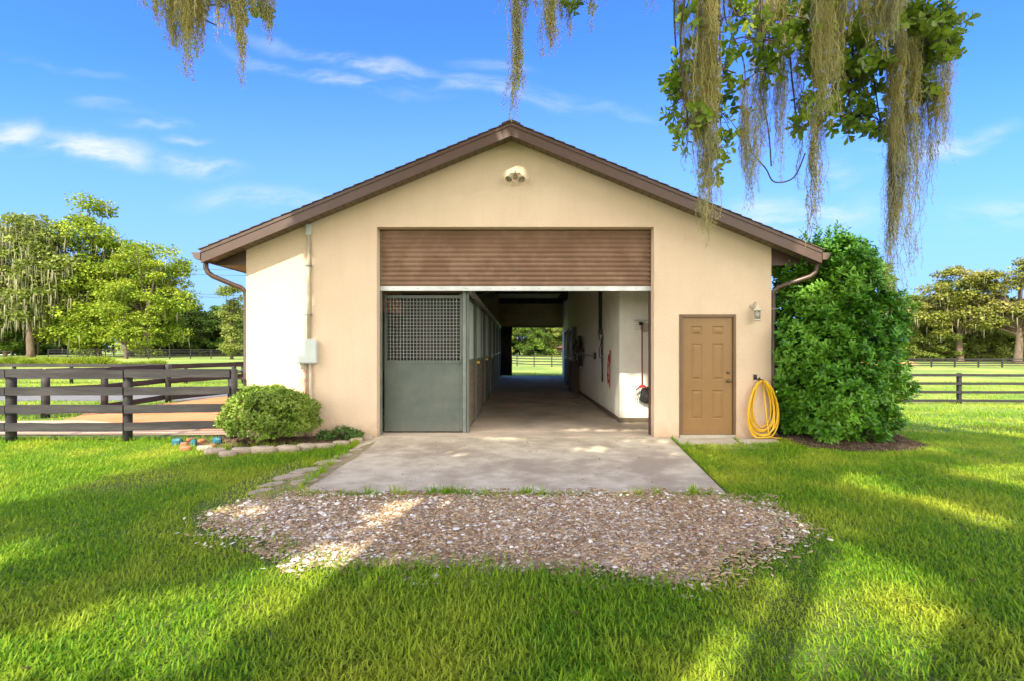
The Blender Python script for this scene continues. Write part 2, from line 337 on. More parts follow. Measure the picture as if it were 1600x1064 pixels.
def wear(m, col, zmax, strength):
    """splashed dirt near the foot of a wall and faint vertical streaks"""
    t = m.node_tree; b = t.nodes['Principled BSDF']; src = b.inputs['Base Color'].links[0].from_socket
    tcn = N(t, 'ShaderNodeTexCoord'); s3 = N(t, 'ShaderNodeSeparateXYZ'); t.links.new(tcn.outputs['Object'], s3.inputs[0])
    mp = N(t, 'ShaderNodeMapping'); t.links.new(tcn.outputs['Object'], mp.inputs[0]); mp.inputs['Scale'].default_value = (2.6, 2.6, .35)
    n = N(t, 'ShaderNodeTexNoise'); t.links.new(mp.outputs[0], n.inputs['Vector']); n.inputs['Scale'].default_value = 1.6; n.inputs['Detail'].default_value = 8; n.inputs['Roughness'].default_value = .7
    st = N(t, 'ShaderNodeMapRange'); t.links.new(n.outputs[0], st.inputs[0]); st.inputs[1].default_value = .5; st.inputs[2].default_value = .78; st.inputs[4].default_value = .16
    n2_ = N(t, 'ShaderNodeTexNoise'); t.links.new(tcn.outputs['Object'], n2_.inputs['Vector']); n2_.inputs['Scale'].default_value = 7; n2_.inputs['Detail'].default_value = 8
    zz = math_n(t, 'ADD', s3.outputs[2], math_n(t, 'MULTIPLY', n2_.outputs[0], -zmax * 1.3))
    ft = N(t, 'ShaderNodeMapRange', interpolation_type='SMOOTHSTEP'); t.links.new(zz, ft.inputs[0]); ft.inputs[1].default_value = zmax * .35; ft.inputs[2].default_value = -zmax * .8; ft.inputs[3].default_value = 0; ft.inputs[4].default_value = strength
    f = math_n(t, 'MAXIMUM', st.outputs[0], ft.outputs[0], True)
    mx = N(t, 'ShaderNodeMix', data_type='RGBA'); t.links.new(f, mx.inputs[0]); t.links.new(src, mx.inputs[6]); mx.inputs[7].default_value = (*col, 1); t.links.new(mx.outputs[2], b.inputs['Base Color'])
wear(M['stucco'], (.44, .31, .19), .35, .6); wear(M['greenmetal'], (.16, .15, .12), .3, .5); wear(M['white'], (.42, .36, .27), .3, .6); wear(M['door'], (.15, .085, .035), .2, .4)
add_wave_lines(M['soffit'], 'X', 8, (.05, .035, .022), .12)

# ================================================================ THE SETTING
def axis(lo, hi, near_lo, near_hi, st):
    a = np.arange(near_lo, near_hi + .01, st); g = [a]
    x = near_hi; s_ = st; r_ = []
    while x < hi: s_ *= 1.25; x += s_; r_.append(x)
    x = near_lo; s_ = st; l = []
    while x > lo: s_ *= 1.25; x -= s_; l.append(x)
    return np.array(l[::-1] + list(a) + r_)
gx = axis(-1500, 1500, -16, 20, .5); gy = axis(-400, 2500, -12, 30, .5)
GX, GY = np.meshgrid(gx, gy); GZ = ground_z(GX, GY) - 0.012 * (snoise(GX, GY, .9, 3) * .5 + .5)
inside = (GX > -4.9) & (GX < 4.6) & (GY > -.6) & (GY < 19.4); GZ[inside] = -.12
V = np.stack([GX, GY, GZ], 2).reshape(-1, 3); nx, ny = len(gx), len(gy)
I = np.arange(nx * ny).reshape(ny, nx); Fq = np.stack([I[:-1, :-1], I[:-1, 1:], I[1:, 1:], I[1:, :-1]], 2).reshape(-1, 4)
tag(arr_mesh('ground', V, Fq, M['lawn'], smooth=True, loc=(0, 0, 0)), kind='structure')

def sheet(name, poly, z, m, wob=.0, seed=1, res=.25, kind='structure', follow=False):
    """flat sheet with an uneven outline"""
    pts = []
    n = len(poly)
    for i in range(n):
        a, b = np.array(poly[i]), np.array(poly[(i + 1) % n]); k = max(1, int(np.linalg.norm(b - a) / res))
        for j in range(k): pts.append(a + (b - a) * j / k)
    pts = np.array(pts)
    if wob:
        c = pts.mean(0); d = pts - c; pts = c + d * (1 + wob * (snoise(pts[:, 0], pts[:, 1], 3, seed) + .6 * snoise(pts[:, 0], pts[:, 1], 9, seed + 1)))[:, None] 
    mb = MB(); zz = [float(ground_z(p[0], p[1])) + z if follow else z for p in pts]
    mb.add([(p[0], p[1], q) for p, q in zip(pts, zz)], [tuple(range(len(pts)))])
    return tag(mb.build(name, m, loc=(float(pts[:, 0].mean()), float(pts[:, 1].mean()), 0)), kind=kind)
# apron slab in front of the big door
APRON = [(-2.62, 0.0), (2.66, 0.0), (2.24, -3.43), (-2.33, -3.43)]
mb = MB(); mb.add([(x, y, -.1) for x, y in APRON] + [(x, y, .0) for x, y in APRON], [(3, 2, 1, 0), (4, 5, 6, 7), (0, 4, 7, 3), (3, 7, 6, 2), (2, 6, 5, 1), (1, 5, 4, 0)])
tag(mb.build('concrete_apron', M['concrete'], bevel=.01, loc=(0, -1.7, 0)), kind='structure')
mb = MB()
ys = [0.006, .62, 5.2, 9.8, 14.4, 18.95]
for a, b in zip(ys[:-1], ys[1:]): mb.box(-4.6, a, -.3, 4.3, b - .012, 0.004)
tag(mb.build('floor', M['concrete_in'], bevel=.006, loc=(0, 9, 0)), kind='structure')
# pads by the small door
pp = [G(1050, 697), G(1150, 692), G(1160, 708), G(1075, 710)]
PAD1 = [(2.68, -.02), (3.75, -.02), (3.62, -.62), (2.62, -.72)]; PAD2 = [(3.78, -.02), (4.5, -.02), (4.35, -.5), (3.66, -.6)]
for P in (PAD1, PAD2):
    mb = MB(); mb.add([(x, y, -.1) for x, y in P] + [(x, y, -.008) for x, y in P], [(0, 1, 2, 3), (7, 6, 5, 4), (0, 3, 7, 4), (3, 2, 6, 7), (2, 1, 5, 6), (1, 0, 4, 5)])
    tag(mb.build('path', M['pad'], bevel=.012), kind='structure')
GRAV = [G(*p) for p in ((330, 822), (370, 785), (468, 771), (800, 771), (1135, 771), (1225, 795), (1250, 835), (1190, 870), (1120, 905), (1085, 918), (1010, 905), (930, 882), (800, 893), (700, 886), (560, 885), (430, 880), (440, 850))]
gc_ = np.mean(GRAV, 0); sheet('gravel_ground', [tuple(gc_ + (np.array(p) - gc_) * .955) for p in GRAV], .003, M['gravelbase'], .035, 5)
BED = [(-3.85, -1.1), (-2.66, -.75), (-2.62, -.02), (-4.8, -.02), (-4.9, .3), (-5.4, -.2), (-5.55, -.62), (-4.9, -.95)]
sheet('planting_bed', BED, .012, M['soil'], .02, 8)
MUL = [(4.5, -.95), (5.2, -1.3), (5.9, -1.2), (6.5, -.85), (6.7, .3), (6.1, 1.4), (4.5, 1.4)]
sheet('mulch_bed', MUL, .006, M['mulch'], .03, 9)
DIRT = [G(*p) for p in ((330, 800), (430, 760), (520, 715), (585, 690), (560, 712), (468, 771), (370, 790))]
sheet('worn_ground', DIRT, .001, M['worn'], .07, 12)
# paddocks on the left
sheet('sand_track', [(-30, -.05), (-5.0, .25), (-5.0, 1.05), (-30, .9)], .004, M['sand'], 0, 2)
sheet('clay_paddock', [(-9.3, .8), (-4.95, .85), (-4.95, 22), (-8.2, 21), (-9.2, 8), (-10.2, 3.4)], .008, M['clay'], .015, 4)
sheet('sand_ring', [(-14, 1.0), (-9.0, 1.0), (-8.0, 1.5), (-9.2, 2.0), (-11, 1.9), (-15, 1.7)], .011, M['sand'], .02, 6)
sheet('road', [(-60, 6.4), (-9.6, 6.1), (-9.2, 8.3), (-60, 8.9)], .004, M['road'], 0)
sheet('sand_verge', [(-60, 33.0), (-28, 33), (-20, 33.5), (-20, 34.5), (-60, 34.6)], .02, M['sand'], 0)
# orange clay bank far right
mb = MB(); n = 30
for i in range(n):
    t = i / (n - 1); x = 44 + t * 7; h = .62 * math.sin(math.pi * min(1, t * 4 if t < .25 else 1)) ; h = .6 * min(1, 6 * t, 6 * (1 - t)) + .06 * math.sin(i * 2.1)
    mb.v += [(x, 55, -.75), (x, 56, -.65 + h), (x, 58, -.65 + h * .9), (x, 59.5, -.75)]; 
    if i: o = (i - 1) * 4; mb.f += [(o, o + 4, o + 5, o + 1), (o + 1, o + 5, o + 6, o + 2), (o + 2, o + 6, o + 7, o + 3)]; mb.sm += [True] * 3
tag(mb.build('clay_bank', M['clay']), kind='structure')

# ================================================================ THE BARN
RX, RZ, SL = -.1, 5.14, .41; XL, XR, YB = -4.71, 4.42, 18.9
OV = .37; EL, ER = -5.27, 5.08
def zs(x): return RZ - SL * abs(x - RX)
barn = empty('barn', (RX, 0, 0), 'long cream stucco horse barn with brown gable roof and open roller door', 'barn')
mb = MB(); OX0, OX1, OZ = -2.44, 2.38, 3.64; DX0, DX1, DZ = 2.82, 3.80, 2.12
mb.prism([(XL, -.15), (OX0, -.15), (OX0, OZ), (OX1, OZ), (OX1, -.15), (DX0, -.15), (DX0, DZ), (DX1, DZ), (DX1, -.15), (XR, -.15), (XR, zs(XR)), (RX, RZ), (XL, zs(XL))], 0, .2)
mb.build('front_wall', M['stucco'], barn)
mb = MB().box(XL, .2, -.15, XL + .2, YB, 1.25); mb.box(XL, .2, 2.25, XL + .2, YB, zs(XL) - .002)
wy = [.2] + [c_ for k in range(5) for c_ in (3.6 + k * 3.05, 5.2 + k * 3.05)] + [YB]
for a, b in zip(wy[::2], wy[1::2]): mb.box(XL, a, 1.25, XL + .2, b, 2.25)
mb.box(XR - .2, .2, -.15, XR, YB, zs(XR) - .002); mb.build('side_wall', M['stucco'], barn)
mb = MB(); mb.prism([(XL, -.15), (-.95, -.15), (-.95, 2.62), (2.47, 2.62), (2.47, -.15), (XR, -.15), (XR, zs(XR)), (RX, RZ), (XL, zs(XL))], YB, YB + .2); mb.build('rear_wall', M['inside'], barn)
for k in range(5):
    a, b = 3.6 + k * 3.05, 5.2 + k * 3.05; w_ = MB()
    w_.box(XL - .02, a - .05, 1.2, XL - .001, b + .05, 1.26); w_.box(XL - .02, a - .05, 2.24, XL - .001, b + .05, 2.3); w_.box(XL - .02, a - .05, 1.261, XL - .001, a, 2.239); w_.box(XL - .02, b, 1.261, XL - .001, b + .05, 2.239)
    w_.build('stall_window_frame', M['brown'], barn)
# roof: deck + shingle courses
YF, YR = -OV, YB + OV + .2
mb = MB()
for xe in (EL, ER):
    zt = .155
    mb.prism([(RX, RZ + zt + .012), (RX, RZ + .03), (xe, zs(xe) + .03), (xe, zs(xe) + zt + .0)], YF + .03, YR)
mb.build('roof_deck', M['darkwood'], barn)
mb = MB()
for sgn, xe in ((-1, EL), (1, ER)):
    L = abs(xe - RX); nC = 30
    for i in range(nC):
        a = RX + sgn * L * i / nC; b = RX + sgn * (L * (i + 1) / nC + .035)
        za = zs(a) + .158; zb = zs(b) + .158 + .016
        jit = random.uniform(-.004, .004)
        mb.prism([(a, za), (b, zb - .008), (b, zb + .008), (a, za + .006)], YF - .025 + jit, YR + .02)
    # hip/ridge caps
for i in range(60):
    y = YF - .03 + i * (YR - YF) / 60
    mb.prism([(RX - .16, RZ + .105 + .006), (RX, RZ + .178), (RX + .16, RZ + .105 + .006), (RX + .16, RZ + .135), (RX, RZ + .2), (RX - .16, RZ + .135)], y, y + (YR - YF) / 60 + .04)
mb.build('roof_shingles', M['shingle'], barn)
for sgn, xe in ((-1, EL), (1, ER)):
    mb = MB().prism([(RX, RZ - .065), (xe, zs(xe) - .065), (xe, zs(xe) + .10), (RX, RZ + .10)], YF, YF + .028)
    mb.prism([(RX, RZ + .10), (xe, zs(xe) + .10), (xe, zs(xe) + .152), (RX, RZ + .152)], YF - .012, YF + .028)
    mb.build('rake_fascia', M['brown'], barn, label=None)
    mb = MB().prism([(RX, RZ + .0), (xe + sgn * -.03, zs(xe) + .0), (xe + sgn * -.03, zs(xe) + .02), (RX, RZ + .02)], YF + .03, -.002)
    mb.build('rake_soffit', M['soffit'], barn)
    # side eave: closing panel, beam, horizontal soffit, fascia, gutter
    xw = XL if sgn < 0 else XR; zb = 3.04
    mb = MB().prism([(xw + sgn * .003, zb), (xe - sgn * .05, zb - .06), (xe - sgn * .05, zs(xe) - .002), (xw + sgn * .003, zs(xw) - .002)], .02, .06); mb.build('eave_panel', M['brown'], barn)
    mb = MB().box(xw + sgn * .003, .0, zb - .07, xe - sgn * .04, .1, zb - .002); mb.build('eave_beam', M['brown'], barn)
    mb = MB().box(xw + sgn * .002, .1, zb - .05, xe - sgn * .04, YR - .1, zb - .03); mb.build('eave_soffit', M['soffit'], barn)
    mb = MB().box(xe - sgn * .028, YF + .03, zb - .06, xe, YR, zs(xe) + .14); mb.build('eave_fascia', M['brown'], barn)
    g0 = zs(xe)
    prof = [(0, .0), (.07, .0), (.11, .03), (.125, .075), (.15, .105), (.15, .12), (.14, .12), (.115, .08), (.1, .04), (.065, .012), (.01, .012), (.01, .12), (0, .12)]
    mb = MB().prism([(xe + sgn * (a + .004), g0 - .01 + b) for a, b in prof], YF - .01, YR)
    mb.prism([(xe + sgn * (a * .96 + .004), g0 - .008 + b * .97) for a, b in [(0, 0), (.07, 0), (.11, .03), (.125, .075), (.15, .105), (.15, .118), (0, .118)]], YF - .014, YF - .006)
    gu = mb.build('gutter', M['gutter'], barn)
    # downspout: outlet elbow, offset, vertical run
    xo = xe + sgn * .02; xd = xw + sgn * .055
    def q(t0, a, b): return a + (b - a) * t0
    yD = .1 if sgn < 0 else .05
    path = [(xo, -.2, g0 - .0), (xo, -.2, g0 - .12), (xo - sgn * .03, -.19, g0 - .2), (xo - sgn * .1, -.17, g0 - .26), (xd + sgn * .16, -.02, g0 - .39), (xd + sgn * .06, yD - .06, g0 - .43), (xd, yD - .02, g0 - .50), (xd, yD, g0 - .6), (xd, yD, .12), (xd, yD - .03, .07), (xd, yD - .15, .03)]
    mb = MB().tube(path, .042, 10)
    ds = mb.build('downspout', M['gutter'], barn)
    for z in (2.2, 1.0): MB().box(xd - .05, yD - .045, z, xd + .05, yD + .046, z + .035).build('strap', M['gutter'], ds)
for dy in (.9,): 
    for d2 in (0, 1.4): MB().beam((EL + .12, dy + d2, 2.98), (XL - .03, dy + d2, 2.51), .06, .08).build('eave_brace', M['brown'], barn)
# roller door
mb = MB(); y0 = .215; z = 2.63; prof = []
pitch = .084
while z < OZ + .02:
    for k, (dz, dy) in enumerate(((0, .0), (.012, .006), (.03, .020), (.05, .024), (.066, .018), (.076, .004))): prof.append((z + dz, y0 - dy + .0))
    z += pitch
n = len(prof); xs0, xs1 = OX0 + .012, OX1 - .0
nx_ = 25
for i in range(nx_ + 1):
    x = xs0 + (xs1 - xs0) * i / nx_
    for (pz, py) in prof: mb.v.append((x, py + .004 * math.sin(i * 1.1 + pz * 9) * (i % 3 == 0), pz))
for i in range(nx_):
    for k in range(n - 1): mb.f.append((i * n + k, (i + 1) * n + k, (i + 1) * n + k + 1, i * n + k + 1)); mb.sm.append(True)
rd = mb.build('roller_door', M['roller'], barn)
mb = MB().box(OX0 + .004, .185, 2.55, OX1 - .004, .235, 2.632)
MB().box(OX0 + .004, .186, 2.635, OX1 - .004, .19, 2.65)
bb = mb.build('bottom_bar', M['alu'], rd, bevel=.004)
for i in range(11): MB().lathe([(.008, 0), (.008, -.006)], (OX0 + .25 + i * .43, .185, 2.59), 8, 'Y').build('bolt', M['galv'], bb)
for x in (OX0, OX1):
    s_ = 1 if x < 0 else -1
    MB().box(x + s_ * .002, .2, .005, x + s_ * .035, .25, 3.62).build('door_guide', M['galv'] if x < 0 else M['brown'], barn)
MB().box(OX0 + .01, .26, 3.2, OX1 - .01, .75, 3.95).build('door_drum_cover', M['darkwood'], barn)
# small six panel door
fr = MB(); fr.box(DX0 + .001, -.02, 0, DX0 + .052, .1, DZ - .001); fr.box(DX1 - .052, -.02, 0, DX1 - .001, .1, DZ - .001); fr.box(DX0 + .0525, -.02, DZ - .055, DX1 - .0525, .1, DZ - .001)
frame = fr.build('door_frame', M['doorframe'], barn, bevel=.006)
MB().box(DX0 + .001, -.03, -.1, DX1 - .001, .12, .04).build('threshold', M['pad'], barn, bevel=.006)
dx0, dx1 = DX0 + .056, DX1 - .056; dz0, dz1 = .045, DZ - .058
W_ = dx1 - dx0
bm = bmesh.new()
def panel_door():
    mb = MB(); yF = .012
    cols = [(dx0 + .175, dx0 + .355), (dx1 - .355, dx1 - .175)]; cols = [(dx0 + .155, dx0 + .345), (dx1 - .345, dx1 - .155)]
    rows = [(.27, .77), (.95, 1.58), (1.72, 1.87)]
    xs = sorted([dx0, dx1] + [c for p in cols for c in p]); zz = sorted([dz0, dz1] + [dz0 + r_ for p in rows for r_ in p])
    for i in range(len(xs) - 1):
        for k in range(len(zz) - 1):
            a, b, c, d = xs[i], xs[i + 1], zz[k], zz[k + 1]
            if i % 2 == 1 and k % 2 == 1:
                rings = [(0, 0), (.006, .008), (.016, .010), (.020, .010), (.052, .001)]
                vs = []
                for r_, dy in rings: vs += [(a + r_, yF + dy, c + r_), (b - r_, yF + dy, c + r_), (b - r_, yF + dy, d - r_), (a + r_, yF + dy, d - r_)]
                fs = []
                for m_ in range(len(rings) - 1):
                    for e in range(4): fs.append((m_ * 4 + e, m_ * 4 + (e + 1) % 4, m_ * 4 + 4 + (e + 1) % 4, m_ * 4 + 4 + e))
                fs.append(tuple(range(len(vs) - 4, len(vs)))); mb.add(vs, fs)
            else: mb.add([(a, yF, c), (b, yF, c), (b, yF, d), (a, yF, d)], [(0, 1, 2, 3)])
    mb.box(dx0, yF + .013, dz0, dx1, yF + .045, dz1)
    return mb
dr = panel_door().build('door', M['door'], barn)
bm.free()
kx = dx1 - .07
for z, nm in ((1.13, 'deadbolt'), (.98, 'door_knob')):
    if nm == 'deadbolt': MB().lathe([(.03, 0), (.03, -.008), (.024, -.02), (.01, -.022)], (kx, .012, z), 16, 'Y').build(nm, M['brass'], dr)
    else: MB().lathe([(.032, 0), (.03, -.008), (.012, -.012), (.011, -.035), (.027, -.045), (.032, -.06), (.024, -.075), (.005, -.08)], (kx, .012, z), 16, 'Y').build(nm, M['brass'], dr)
for z in (.25, 1.05, 1.85): MB().tube([(dx0 - .004, .006, z), (dx0 - .004, .006, z + .09)], .007, 8).build('hinge', M['brass'], dr)
# dark lining inside (ceiling of boards, header beam, rear roller)
MB().box(-.93, YB - .14, 2.60, 2.45, YB - .02, 2.68).build('rear_door_bar', M['galv'], barn)
mb = MB(); z = 2.68
while z < 3.9: mb.tube([(-.93, YB - .06, z), (2.45, YB - .06, z)], .04, 6); z += .085
mb.build('rear_roller_door', M['rearroll'], barn)
MB().box(-.95, YB - .55, 3.9, 2.46, YB - .01, 4.15).build('rear_header', M['darkwood'], barn)
for y in (4.6, 9.2, 13.8): MB().box(-.96, y, 3.92, 2.12, y + .12, 4.15).build('roof_tie_beam', M['darkwood'], barn)
for x0_, x1_ in ((-.96, -.2), (-.19, .58), (.59, 1.35), (1.36, 2.125)): MB().box(x0_, .8, 4.16, x1_, YB - .01, 4.19).build('ceiling_panel', M['ceil'], barn)
# inner walls
mb = MB().box(2.13, 1.75, .0045, 2.25, 9.4, 3.9); mb.box(2.47, 12.6, .0045, 2.59, YB - .002, 3.9); mb.box(2.251, 12.55, .0045, 2.469, 12.6, 3.9); mb.box(2.13, 9.4, 2.3, 2.25, 12.549, 3.9); mb.build('tack_room_side_wall', M['white'], barn)
MB().box(2.251, 1.75, .0045, XR - .201, 1.87, 3.9).build('tack_room_front_wall', M['white'], barn)
mb = MB().box(2.112, 1.735, .0045, 2.128, 9.4, .10); mb.box(2.128, 1.733, .0045, XR - .202, 1.748, .10); mb.build('baseboard', M['basebd'], barn)
MB().box(2.9, 2.2, .005, 3.0, YB - .01, 3.8).build('tack_room_back_wall', M['inside'], barn)
# stalls on the left: solid backing walls
MB().box(-4.4, 7.7, .005, -1.0, 7.78, 2.4).build('stall_partition', M['stallwood'], barn)
MB().box(-4.4, 4.1, .005, -1.0, 4.18, 2.4).build('stall_partition', M['stallwood'], barn)

MB().box(XL + .21, .6, 2.72, -.97, YB - .02, 2.80).build('added_stall_ceiling', M['ceil'], barn)  # ceiling added to block light and keep the stall interior dark
MB().box(-2.5, 2.2, .006, -.98, 2.26, 2.71).build('stall_partition', M['darkwood'], barn)  # dark backing added close behind the front mesh to darken the stall
# ---- stall corner front facing the apron: mesh above, solid sheet below
def stall_panel(root, x0, x1, y, axis='x', solid=None, wire=.0042, sp=.058):
    """a framed panel; axis x = faces the apron, axis y = along the aisle"""
    def bx(mb, a0, z0, a1, z1, t0, t1):
        if axis == 'x': mb.box(a0, y + t0, z0, a1, y + t1, z1)
        else: mb.box(y - t1, a0, z0, y - t0, a1, z1)
    f = MB(); w = .045
    bx(f, x0, .03, x0 + w, 2.52, 0, .05); bx(f, x1 - w, .03, x1, 2.52, 0, .05)
    for z in (.03, 1.27, 2.44): bx(f, x0 + w, z, x1 - w, z + (.055 if z > .1 else .04), 0, .05)
    f.build('frame', M['greenmetal'], root, bevel=.004)
    s_ = MB(); bx(s_, x0 + w, .07, x1 - w, 1.27, .012, .03); s_.build('lower_panel', solid or M['greenmetal'], root)
    g = MB(); n = int((x1 - x0 - 2 * w) / sp); r_ = wire
    for i in range(1, n + 1):
        a = x0 + w + (x1 - x0 - 2 * w) * i / (n + 1); bx(g, a - r_, 1.325, a + r_, 2.44, .016, .016 + 2 * r_)
    k = int(1.115 / sp)
    for i in range(1, k + 1):
        z = 1.325 + 1.115 * i / (k + 1); bx(g, x0 + w, z - r_, x1 - w, z + r_, .0165 + 2 * r_, .0165 + 4 * r_)
    g.build('wire_mesh', M['mesh'], root)
st = empty('corner_stall', (-1.7, .43, 0), 'grey green stall panel with white wire mesh over solid sheet facing the apron', 'stall')
stall_panel(st, -2.42, -1.0, .43, 'x', None, .0036, .062)
MB().box(-.995, .42, .005, -.93, .485, 2.6).build('corner_post', M['galv'], st, bevel=.006)
MB().box(-.926, .43, .005, -.875, .49, 2.6).build('corner_post', M['greenmetal'], st, bevel=.006)
MB().tube([(-1.03, .405, 1.24), (-1.03, .385, 1.3), (-1.03, .385, 1.4), (-1.03, .405, 1.46)], .008, 6).build('handle', M['galv'], st)
ord_ = ['nearest', 'second', 'third', 'fourth', 'fifth', 'farthest']
for k in range(6):
    a = .52 + k * 3.05; e = a + 3.0
    s_ = empty('horse_stall', (-.9, (a + e) / 2, 0), f'{ord_[k]} dark meshed stall front from the apron along the left of the aisle', 'stall', 'stalls along the left of the aisle')
    stall_panel(s_, a, a + 1.4, -.9, 'y', M['stallwood'], .005, .075)
    stall_panel(s_, a + 1.48, e, -.86, 'y', M['stallwood'], .005, .075)
    MB().box(-.96, a + 1.405, .005, -.90, a + 1.475, 2.7).build('post', M['darkwood'], s_)
    MB().box(-.93, a - .02, 2.56, -.84, e, 2.64).build('door_track', M['alu'], s_)
    MB().box(-.858, a + 1.5, 1.22, -.80, a + 1.58, 1.27).build('latch', M['hose'] if k < 3 else M['galv'], s_)
# curtain at the far end left
mb = MB(); n = 26
for i in range(n + 1):
    t = i / n; x = -.9 + t * .62
    for z in (0.08, .9, 1.8, 2.62): mb.v.append((x * (1 if z > 2 else 1) + .03 * math.sin(z * 3), YB - .35 + .05 * math.sin(i * 1.6) + .02 * math.sin(z * 4), z))
for i in range(n):
    for k in range(3): mb.f.append((i * 4 + k, (i + 1) * 4 + k, (i + 1) * 4 + k + 1, i * 4 + k + 1)); mb.sm.append(True)
cu = mb.build('curtain', M['leather']); tag(cu, 'tall black cloth hanging at the far left end of the aisle', 'curtain')
md = cu.modifiers.new('solid', 'SOLIDIFY'); md.thickness = .012

# ---- things on the tack room wall
def on_wall(py_x, pz):                                   # a point on the wall x=2.13 seen at photo column/row
    d = 2.13 * F / (py_x - 808); return d + CAMY, CAMZ + (543 - pz) * d / F
for k, (c0, c1) in enumerate(((884, 889), (891, 897))):
    ya, _ = on_wall(c1, 550); yb, _ = on_wall(c0, 550)
    s_ = empty('barred_door', (2.08, (ya + yb) / 2, 0), ['dark barred sliding door farther down the right of the aisle', 'dark barred sliding door nearer on the right of the aisle'][k], 'door', 'barred doors on the right of the aisle')
    f = MB(); f.box(2.06, ya, .03, 2.11, ya + .09, 2.3); f.box(2.06, yb - .09, .03, 2.11, yb, 2.3); f.box(2.06, ya + .09, 2.2, 2.11, yb - .09, 2.3); f.box(2.06, ya + .09, 1.1, 2.11, yb - .09, 1.2); f.build('frame', M['leather'], s_)
    MB().box(2.07, ya + .09, .03, 2.10, yb - .09, 1.1).build('lower_panel', M['darkwood'], s_)
    f = MB(); n = 9
    for i in range(n): y = ya + .12 + (yb - ya - .24) * i / (n - 1); f.tube([(2.085, y, 1.2), (2.085, y, 2.2)], .01, 6)
    f.build('bars', M['alu'], s_)
def strap_loop(mb, pts, r_): mb.tube(pts, r_, 6)
# tall black pipe with switch box
yp, _ = on_wall(941, 500)
s_ = empty('wall_pipe', (2.1, yp, 0), 'tall black pipe running down the white tack room wall from above', 'pipe')
MB().tube([(2.09, yp, 3.85), (2.09, yp, 1.98)], .035, 10).build('pipe', M['black'], s_)
MB().tube([(2.10, yp + .3, 3.85), (2.10, yp + .3, 1.75), (2.10, yp - .1, 1.75)], .014, 8).build('thin_pipe', M['black'], s_)
MB().box(2.04, yp - .11, 1.86, 2.128, yp + .08, 2.0).build('switch_box', M['black'], s_, bevel=.01)
# swing out blanket bar
yb_, _ = on_wall(930, 553)
s_ = empty('blanket_bar', (2.1, yb_, 1.3), 'pale metal bar jutting from the white wall beneath the black pipe', 'rack')
MB().tube([(1.66, yb_ + 1.2, 1.40), (1.9, yb_ + .6, 1.37), (2.1, yb_ - .1, 1.33)], .022, 8).build('bar', M['steel'], s_)
MB().box(2.08, yb_ - .2, 1.25, 2.128, yb_ + .0, 1.43).build('bracket', M['black'], s_)
# bridle (black) hanging in long loops
yq, _ = on_wall(943, 560)
s_ = empty('bridle', (2.1, yq, .8), 'black leather bridle hanging in long loops beside the bar', 'bridle')
mb = MB(); mb.tube([(2.11, yq, 1.85), (2.09, yq + .05, 1.5), (2.10, yq + .04, 1.1), (2.10, yq, .72)], .016, 6); mb.tube([(2.11, yq, 1.85), (2.08, yq + .35, 1.5), (2.08, yq + .3, 1.32), (2.09, yq + .05, 1.3)], .012, 6); mb.tube([(2.10, yq - .03, 1.8), (2.09, yq - .06, 1.2), (2.10, yq - .02, .85)], .010, 6)
mb.build('straps', M['leather'], s_); MB().lathe([(.03, 0), (.034, -.01), (.03, -.02)], (2.1, yq, 1.33), 12, 'X').build('buckle', M['steel'], s_)
# red halter
yh, _ = on_wall(953, 560)
s_ = empty('halter', (2.1, yh, .75), 'red webbing halter hanging near the wall corner', 'halter')
mb = MB(); z0 = 1.36
for a, b in (((0, 1.42), (.12, 1.18)), ((0, 1.42), (-.1, 1.15)), ((.12, 1.18), (.2, .98)), ((-.1, 1.15), (-.08, .9)), ((.2, .98), (-.08, .9)), ((.12, 1.18), (-.1, 1.15)), ((.2, .98), (.08, .76)), ((-.08, .9), (.08, .76)), ((-.08, .9), (-.12, .68))):
    mb.beam((2.10, yh + a[0], a[1] - .02), (2.10, yh + b[0], b[1] - .02), .012, .032)
mb.build('webbing', M['red'], s_)
mb = MB()
for a, b in ((.12, 1.16), (-.1, 1.13), (.2, .96), (-.08, .88)): mb.lathe([(.018, .0), (.024, -.006), (.018, -.012)], (2.096, yh + a, b), 10, 'X')
mb.build('rings', M['steel'], s_)
MB().beam((2.1, yh - .12, 1.2), (2.1, yh - .18, 1.5), .02, .05).build('brush_handle', M['maroon'], s_)
# dark tack hung further along (px 905-918)
yt, _ = on_wall(913, 560)
s_ = empty('saddle_on_rack', (2.0, yt, 1.3), 'black saddle hung on its rack farther along the white wall', 'saddle')
mb = MB(); prof = []
for i in range(9):
    a = -1.5 + 3.0 * i / 8; prof.append((math.sin(a) * .25, math.cos(a) * .2))
n = 9
for j in range(7):
    t = j / 6; w = .75 + .35 * math.sin(t * 3.1); hz_ = .12 * (2 * t - 1) ** 2
    for (pa, pb) in prof: mb.v.append((1.84 + pb * .6 - .05, yt - .35 + t * .75 , 1.75 + hz_ + 0 * pa + pa * w * 0 - abs(pa) * 1.6 * w))
    if j:
        o = (j - 1) * n
        for k in range(n - 1): mb.f.append((o + k, o + k + 1, o + n + k + 1, o + n + k)); mb.sm.append(True)
sdl = mb.build('seat', M['leather'], s_); md = sdl.modifiers.new('s', 'SOLIDIFY'); md.thickness = .04
MB().tube([(1.84, yt - .1, 1.5), (1.84, yt - .1, 1.0)], .03, 6).build('stirrup_strap', M['leather'], s_)
MB().beam((2.128, yt, 1.45), (1.75, yt, 1.5), .07, .07).build('rack', M['darkwood'], s_)
yj, zj = on_wall(911, 520)
s_ = empty('jacket', (2.1, yj, 1.2), 'dark jacket hanging from a hook deep on the white wall', 'jacket')
mb = MB(); rj = random.Random(8); hh_ = [(1.92, .05), (1.85, .16), (1.7, .24), (1.4, .23), (1.1, .26), (.98, .25)]
